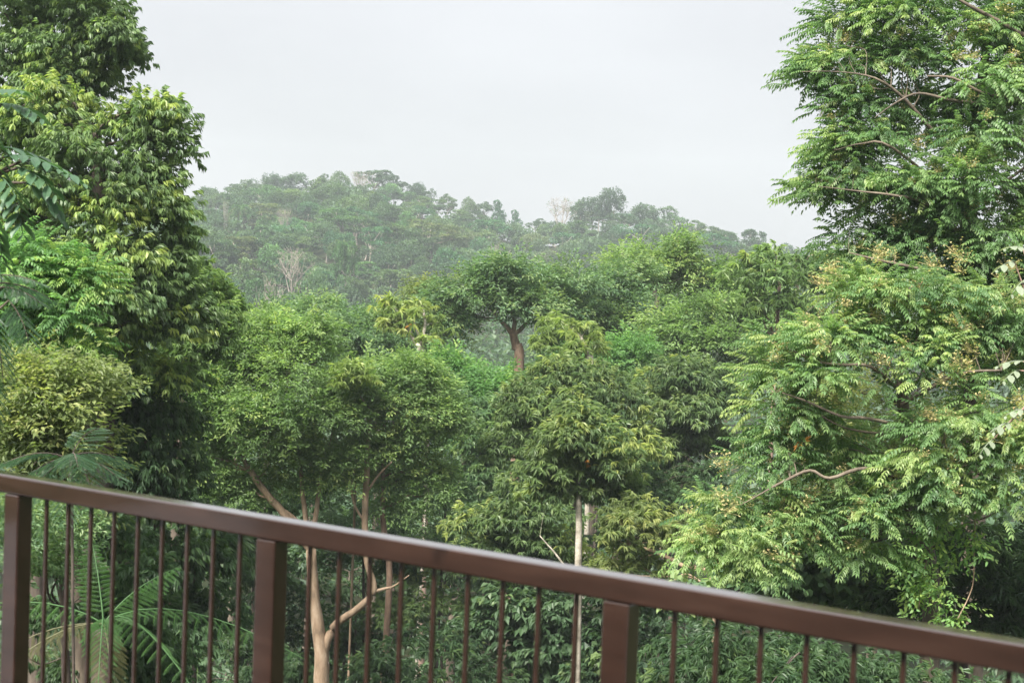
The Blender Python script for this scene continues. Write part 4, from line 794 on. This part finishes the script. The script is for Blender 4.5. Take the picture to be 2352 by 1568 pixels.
def pinna_mesh(mat, feather, var, tl):
    key = (mat, feather, var, tl)
    if key not in _pm:
        mb = MB(); r = np.random.default_rng(var + 5)
        if feather:       # a feather of narrow leaflets, unit length, unit width
            for i in range(14):
                u = .06 + .94 * i / 13; w = math.sin(math.pi * (.1 + .87 * u)) ** .7
                for s in (-1, 1):
                    v, f = leaf4(.5 * w, .042, .1, .1); mb.add(place(v * [1, 1, 1], np.array([u, 0, -.16 * u * u]), np.array([.35, s, -.15])), f, np.clip(tl + r.normal() * .08, 0, 1))
            v, f = tri_strip(np.array([[0, 0, 0.004], [.5, 0, -.04 + .004], [1, 0, -.16]]), .012); mb.add(v, f, .1)
        else:
            v = np.array([(0, 0, 0), (.2, .34, .02), (.2, 0, -.01), (.2, -.34, .02), (.5, .5, 0), (.5, 0, -.05), (.5, -.5, 0), (.8, .36, -.07), (.8, 0, -.12), (.8, -.36, -.07), (1, 0, -.2)], float)
            f = [(0, 2, 1), (0, 3, 2), (1, 2, 5), (1, 5, 4), (2, 3, 6), (2, 6, 5), (4, 5, 8), (4, 8, 7), (5, 6, 9), (5, 9, 8), (7, 8, 10), (8, 9, 10)]
            mb.add(v, f, np.clip(tl + r.normal() * .1, 0, 1))
        _pm[key] = mb.mesh('pinna' if feather else 'leaflet', MAT[mat])
    return _pm[key]

def near_bough(name, label, d, base, leaves, mat, npair, lw, ll, length, feather=False, hang=.35, stem=.03, tl=.5, bark='dark_bark', cat='tree'):
    """a young tree near the balcony: stem from the ground, branches out to each leaf"""
    b0 = P(*base, d); g = float(gz(b0[0], b0[1])); root = empty(name, (b0[0], b0[1], g)); tag(root, label, cat)
    mb = MB(); tube(mb, [(b0[0], b0[1], g - .3, stem * 1.5), (b0[0] + .1, b0[1], (g + b0[2]) / 2, stem * 1.2), (*b0, stem * .8)], 6); mb.build('trunk', MAT[bark], root)
    for (x, y, dx, dy, dz, *ex) in leaves:
        q = P(x, y, d + (ex[0] if ex else 0)); mb = MB(); m = (b0 + q) / 2 + np.array([0, 0, .05])
        tube(mb, [(*b0, stem * .5), (*m, stem * .35), (*q, stem * .2)], 5); mb.build('branch', MAT[bark], root)
        comp_leaf_object(root, q, np.array([dx, dy, dz]), length * rng.uniform(.85, 1.15), npair, lw, ll, mat, hang, feather=feather, tl=tl)
    return root
near_bough('large_leaf_tree', 'dark large-leafleted tree leaning in at the left edge, upper bough', 8.0, (-60, 470),
           [(10, 360, .8, -.2, .2), (40, 385, .9, -.3, -.1), (-10, 400, .7, -.5, -.2), (60, 420, .8, .2, -.3), (0, 240, .7, -.2, .1), (-20, 225, .6, -.4, .4), (-20, 290, .4, -.4, -.6), (20, 440, .6, -.5, -.5), (-30, 480, .6, -.2, -.6), (-20, 340, .8, .3, .2), (50, 370, .9, 0, .1), (-30, 530, .5, -.4, -.5)],
           'feather', 5, .062, .15, .30, False, .45, .035, .6)
near_bough('large_leaf_tree', 'dark feathery-leaved tree at the left edge in front of the bright feathery tree', 8.6, (-50, 800),
           [(0, 660, .8, -.3, .1), (20, 690, .6, -.4, -.4), (-30, 700, .5, -.5, -.5), (-20, 760, .5, -.4, -.6), (-10, 650, .9, .1, .1), (-40, 640, .8, -.2, .3), (-30, 830, .4, -.3, -.7)],
           'feather', 7, .075, .17, .34, True, .4, .03, .5)
near_bough('large_leaf_tree', 'dark feathery-leaved sapling just behind the left end of the handrail', 9.0, (165, 1090),
           [(165, 1050, .9, -.2, .15), (165, 1050, -.8, -.3, .0), (165, 1045, .3, -.7, .35), (170, 1050, .6, -.6, -.2), (155, 1055, -.5, -.6, -.2), (165, 1045, .1, .5, .7), (170, 1045, .8, .3, .3), (150, 1050, -.8, .1, .3), (165, 1060, .1, -.7, -.5)],
           'feather', 8, .075, .17, .34, True, .55, .011, .55)
near_bough('pale_leaf_tree', 'pale whitish-green broad leaves on thin twigs reaching in from the right edge', 9.5, (2420, 900),
           [(2330, 600, -.8, -.2, -.1), (2350, 570, -.7, -.3, .2), (2360, 640, -.7, -.3, -.3), (2340, 850, -.8, -.3, -.2), (2350, 830, -.9, 0, .1), (2320, 970, -.8, -.3, -.1), (2350, 940, -.8, -.2, .0), (2280, 1010, -.7, -.4, -.3)],
           'pale', 3, .05, .095, .15, False, .35, .02, .5, 'twig')

# tree fern: fronds are parts, pinnae sub-parts
def tree_fern():
    d = 10.0; c = P(238, 1432, d); g = float(gz(c[0], c[1])); root = empty('tree_fern', (c[0], c[1], g)); tag(root, 'tree fern with arching green fronds behind the balusters at the lower left', 'fern')
    mb = MB(); tube(mb, [(c[0], c[1], g - .2, .10), (c[0], c[1], (g + c[2]) / 2, .085), (*(c - [0, 0, .05]), .075)], 8, .08); mb.build('trunk', MAT['dark_bark'], root)
    # direction in world x, y, z, length, hang, dry
    fr = [((-.2, .3, .93), .66, .18, 0), ((.45, .4, .8), .62, .4, 0), ((.78, -.2, .6), 1.2, .85, 0), ((-.82, -.1, .57), 1.1, .70, 0), ((.2, -.75, .6), .9, 1.0, 0), ((.52, -.6, .6), 1.0, .95, 0), ((-.6, -.6, .2), .85, .7, 1), ((-.8, -.2, .1), .9, .55, 1), ((.3, -.7, -.1), .7, .5, 1)]
    up = np.array([0, 0, 1.])
    for dv, Ln, hang, dry in fr:
        mat = 'fern_dry' if dry else 'fern'
        F3 = frame(unit(np.array(dv))[None])[0]; us = np.linspace(0, 1, 9)
        mid = np.stack([us * Ln, 0 * us, -hang * Ln * us ** 2], -1); pts = np.hstack([c + mid @ F3, np.linspace(.007, .002, 9)[:, None]])
        mb = MB(); tube(mb, pts, 4, smooth_path=False); fo = mb.build('frond', MAT[mat], root, origin=c)
        if dry: fo['label'] = 'withered brownish frond hanging below the crown'
        npair = 17
        for i in range(npair):
            u = .14 + .86 * i / (npair - 1); q = np.array([u * Ln, 0, -hang * Ln * u * u]); tgt = unit(np.array([1, 0, -2 * hang * u])); nrm = np.array([2 * hang * u, 0, 1.]); fac = math.sin(math.pi * (.16 + .80 * u)) ** .75
            for s in (-1, 1):
                dl = unit(tgt * .38 + np.array([0, s, 0]) - unit(nrm) * (.25 + .5 * u) + rng.normal(size=3) * .04); dw = dl @ F3
                me = pinna_mesh(mat, True, int(rng.integers(0, 3)), .5)
                ob = bpy.data.objects.new('pinna', me); COL.objects.link(ob); ob.parent = fo
                R = frame(dw[None], unit(nrm) @ F3)[0].T; sl = .175 * fac * rng.uniform(.9, 1.1); S = np.diag([sl, .036, sl * 1.3])
                ob.matrix_local = Matrix.Translation([float(z) for z in (q @ F3)]) @ Matrix([[float(z) for z in r_] for r_ in (R @ S)]).to_4x4()
tree_fern()

# hanging vines on the right, orange leaf patches
def vine(label, pts, d, kind='fine', mat='bright', leafy=()):
    w = [(*P(x, y, d), .008) for x, y in pts]; top = w[0]
    mb = MB(); tube(mb, w, 4); root = empty('hanging_vine', top[:3]); tag(root, label, 'vine'); mb.build('stem', MAT['tan_bark'], root)
    ps = np.concatenate([P(x, y, d) + rng.normal(size=(n, 3)) * np.array([r, r, r * 1.2]) / FPX * d for x, y, r, n in leafy])
    mb = MB(); scatter(mb, kind, 0, ps, unit(rng.normal(size=(len(ps), 3)) * [1, 1, .5] + [0, -.3, -.4]), .8, rng.uniform(.5, 1, len(ps))); mb.build('foliage', MAT[mat], root)
vine('long light-green vine hanging in front of the dark tree at the right', [(2240, 1180), (2238, 1250), (2236, 1330), (2225, 1370), (2200, 1420)], 17.2, leafy=[(2236, 1240, 14, 10), (2236, 1260, 18, 16), (2205, 1420, 14, 12), (2195, 1445, 12, 8)])
vine('bright leafy vine curtain hanging left of the dark tree at the right', [(2170, 1130), (2150, 1220), (2120, 1320), (2110, 1400)], 17.4, leafy=[(2130, 1250, 30, 36), (2110, 1310, 30, 30), (2150, 1330, 30, 34), (2140, 1210, 20, 20), (2120, 1370, 24, 20)])
def patch(label, x, y, d, r, n):
    c = P(x, y, d); mb = MB(); ps = c + rng.normal(size=(n, 3)) * r / FPX * d * .5
    root = empty('bromeliad', c); tag(root, label, 'plant'); scatter(mb, 'whorl', 1, ps, unit(rng.normal(size=(n, 3)) + [0, -.5, .6]), .26, rng.random(n)); mb.build('foliage', MAT['orange'], root)
patch('small orange clump of leaves caught on the thin pale stems', 932, 748, 49.4, 7, 3)
patch('orange dead leaves hanging beside the mottled trunk', 1343, 1063, 27.4, 9, 2)
patch('orange-red clump in the gap of the right-hand trees', 1838, 1018, 17.0, 12, 3)

# ------------------------------------------------------------------ railing
AZ = -0.5869; RDIR = np.array([math.cos(AZ), math.sin(AZ), 0]); RQ = np.array([-.1502, 2.931, -.55])
T0, DT, GAP, RH, RW, PW, BW = -1.3838, .0886, .0425, .0494, .050, .059, .0098
def railing():
    """local frame: x along the rail (towards the right), y away from the camera"""
    root = empty('balcony_railing', RQ * [1, 1, 0] + np.array([0, 0, -1.55])); root.rotation_euler = (0, 0, AZ); tag(root, 'brown painted balcony railing running down across the foreground', 'railing')
    H = 1.0    # top of the rail above the deck
    def part(name, lo, hi, bev=.004):
        mb = MB(); c = (np.array(lo) + np.array(hi)) / 2; box(mb, np.array(lo) - c, np.array(hi) - c)
        ob = bpy.data.objects.new(name, mb.mesh(name, MAT['paint'])); COL.objects.link(ob); ob.parent = root; ob.location = c
        b = ob.modifiers.new('bevel', 'BEVEL'); b.width = bev; b.segments = 3; b.limit_method = 'ANGLE'
        return ob
    part('handrail', (-2.9, 0, H - RH), (2.6, RW, H), .006)
    part('bottom_rail', (-2.9, .008, .08), (2.6, .042, .12))
    bays = range(-2, 4)
    for j in bays:
        tp = T0 + DT * 10 * j + GAP * (j - .5) - .008
        if -2.9 < tp < 2.6: part('post', (tp - PW / 2, .001, 0), (tp + PW / 2, RW - .001, H - RH - .001))
    shared = None
    for j in bays:
        for k in range(1, 10):
            t = T0 + DT * (10 * j + k) + GAP * j
            if not -2.85 < t < 2.55: continue
            if shared is None: shared = part('baluster', (t - BW / 2, RW / 2 - BW / 2, .121), (t + BW / 2, RW / 2 + BW / 2, H - RH - .001), .002)
            else:
                ob = shared.copy(); COL.objects.link(ob); ob.parent = root; ob.location = (t, RW / 2, shared.location[2])
    # the deck the railing stands on
    mb = MB(); box(mb, (-5.5, -5.2, -.18), (5.5, .10, 0))
    dk = bpy.data.objects.new('balcony_deck', mb.mesh('balcony_deck', MAT['paint'])); COL.objects.link(dk); dk.location = root.location; dk.rotation_euler = root.rotation_euler
    tag(dk, 'balcony floor under the railing', 'deck', kind='structure')
    # unseen building side and eave added to shade the railing; posts under the deck
    hs = empty('shading_house', root.location); hs.rotation_euler = root.rotation_euler; tag(hs, 'unseen building side and overhanging eave added behind the balcony to shade the railing', 'shading_house')
    for nm, lo, hi, mt in (('shading_wall', (-5.5, -5.4, -4.5), (5.5, -5.2, 2.78), 'plaster'), ('shading_roof', (-6, -5.6, 2.78), (6, -3.4, 2.92), 'paint'),
                           ('support_post', (-2.6, -.15, -5.6), (-2.4, .05, -.18), 'paint'), ('support_post', (2.3, -.15, -6.5), (2.5, .05, -.18), 'paint')):
        mb = MB(); box(mb, lo, hi); ob = bpy.data.objects.new(nm, mb.mesh(nm, MAT[mt])); COL.objects.link(ob); ob.parent = hs
railing()
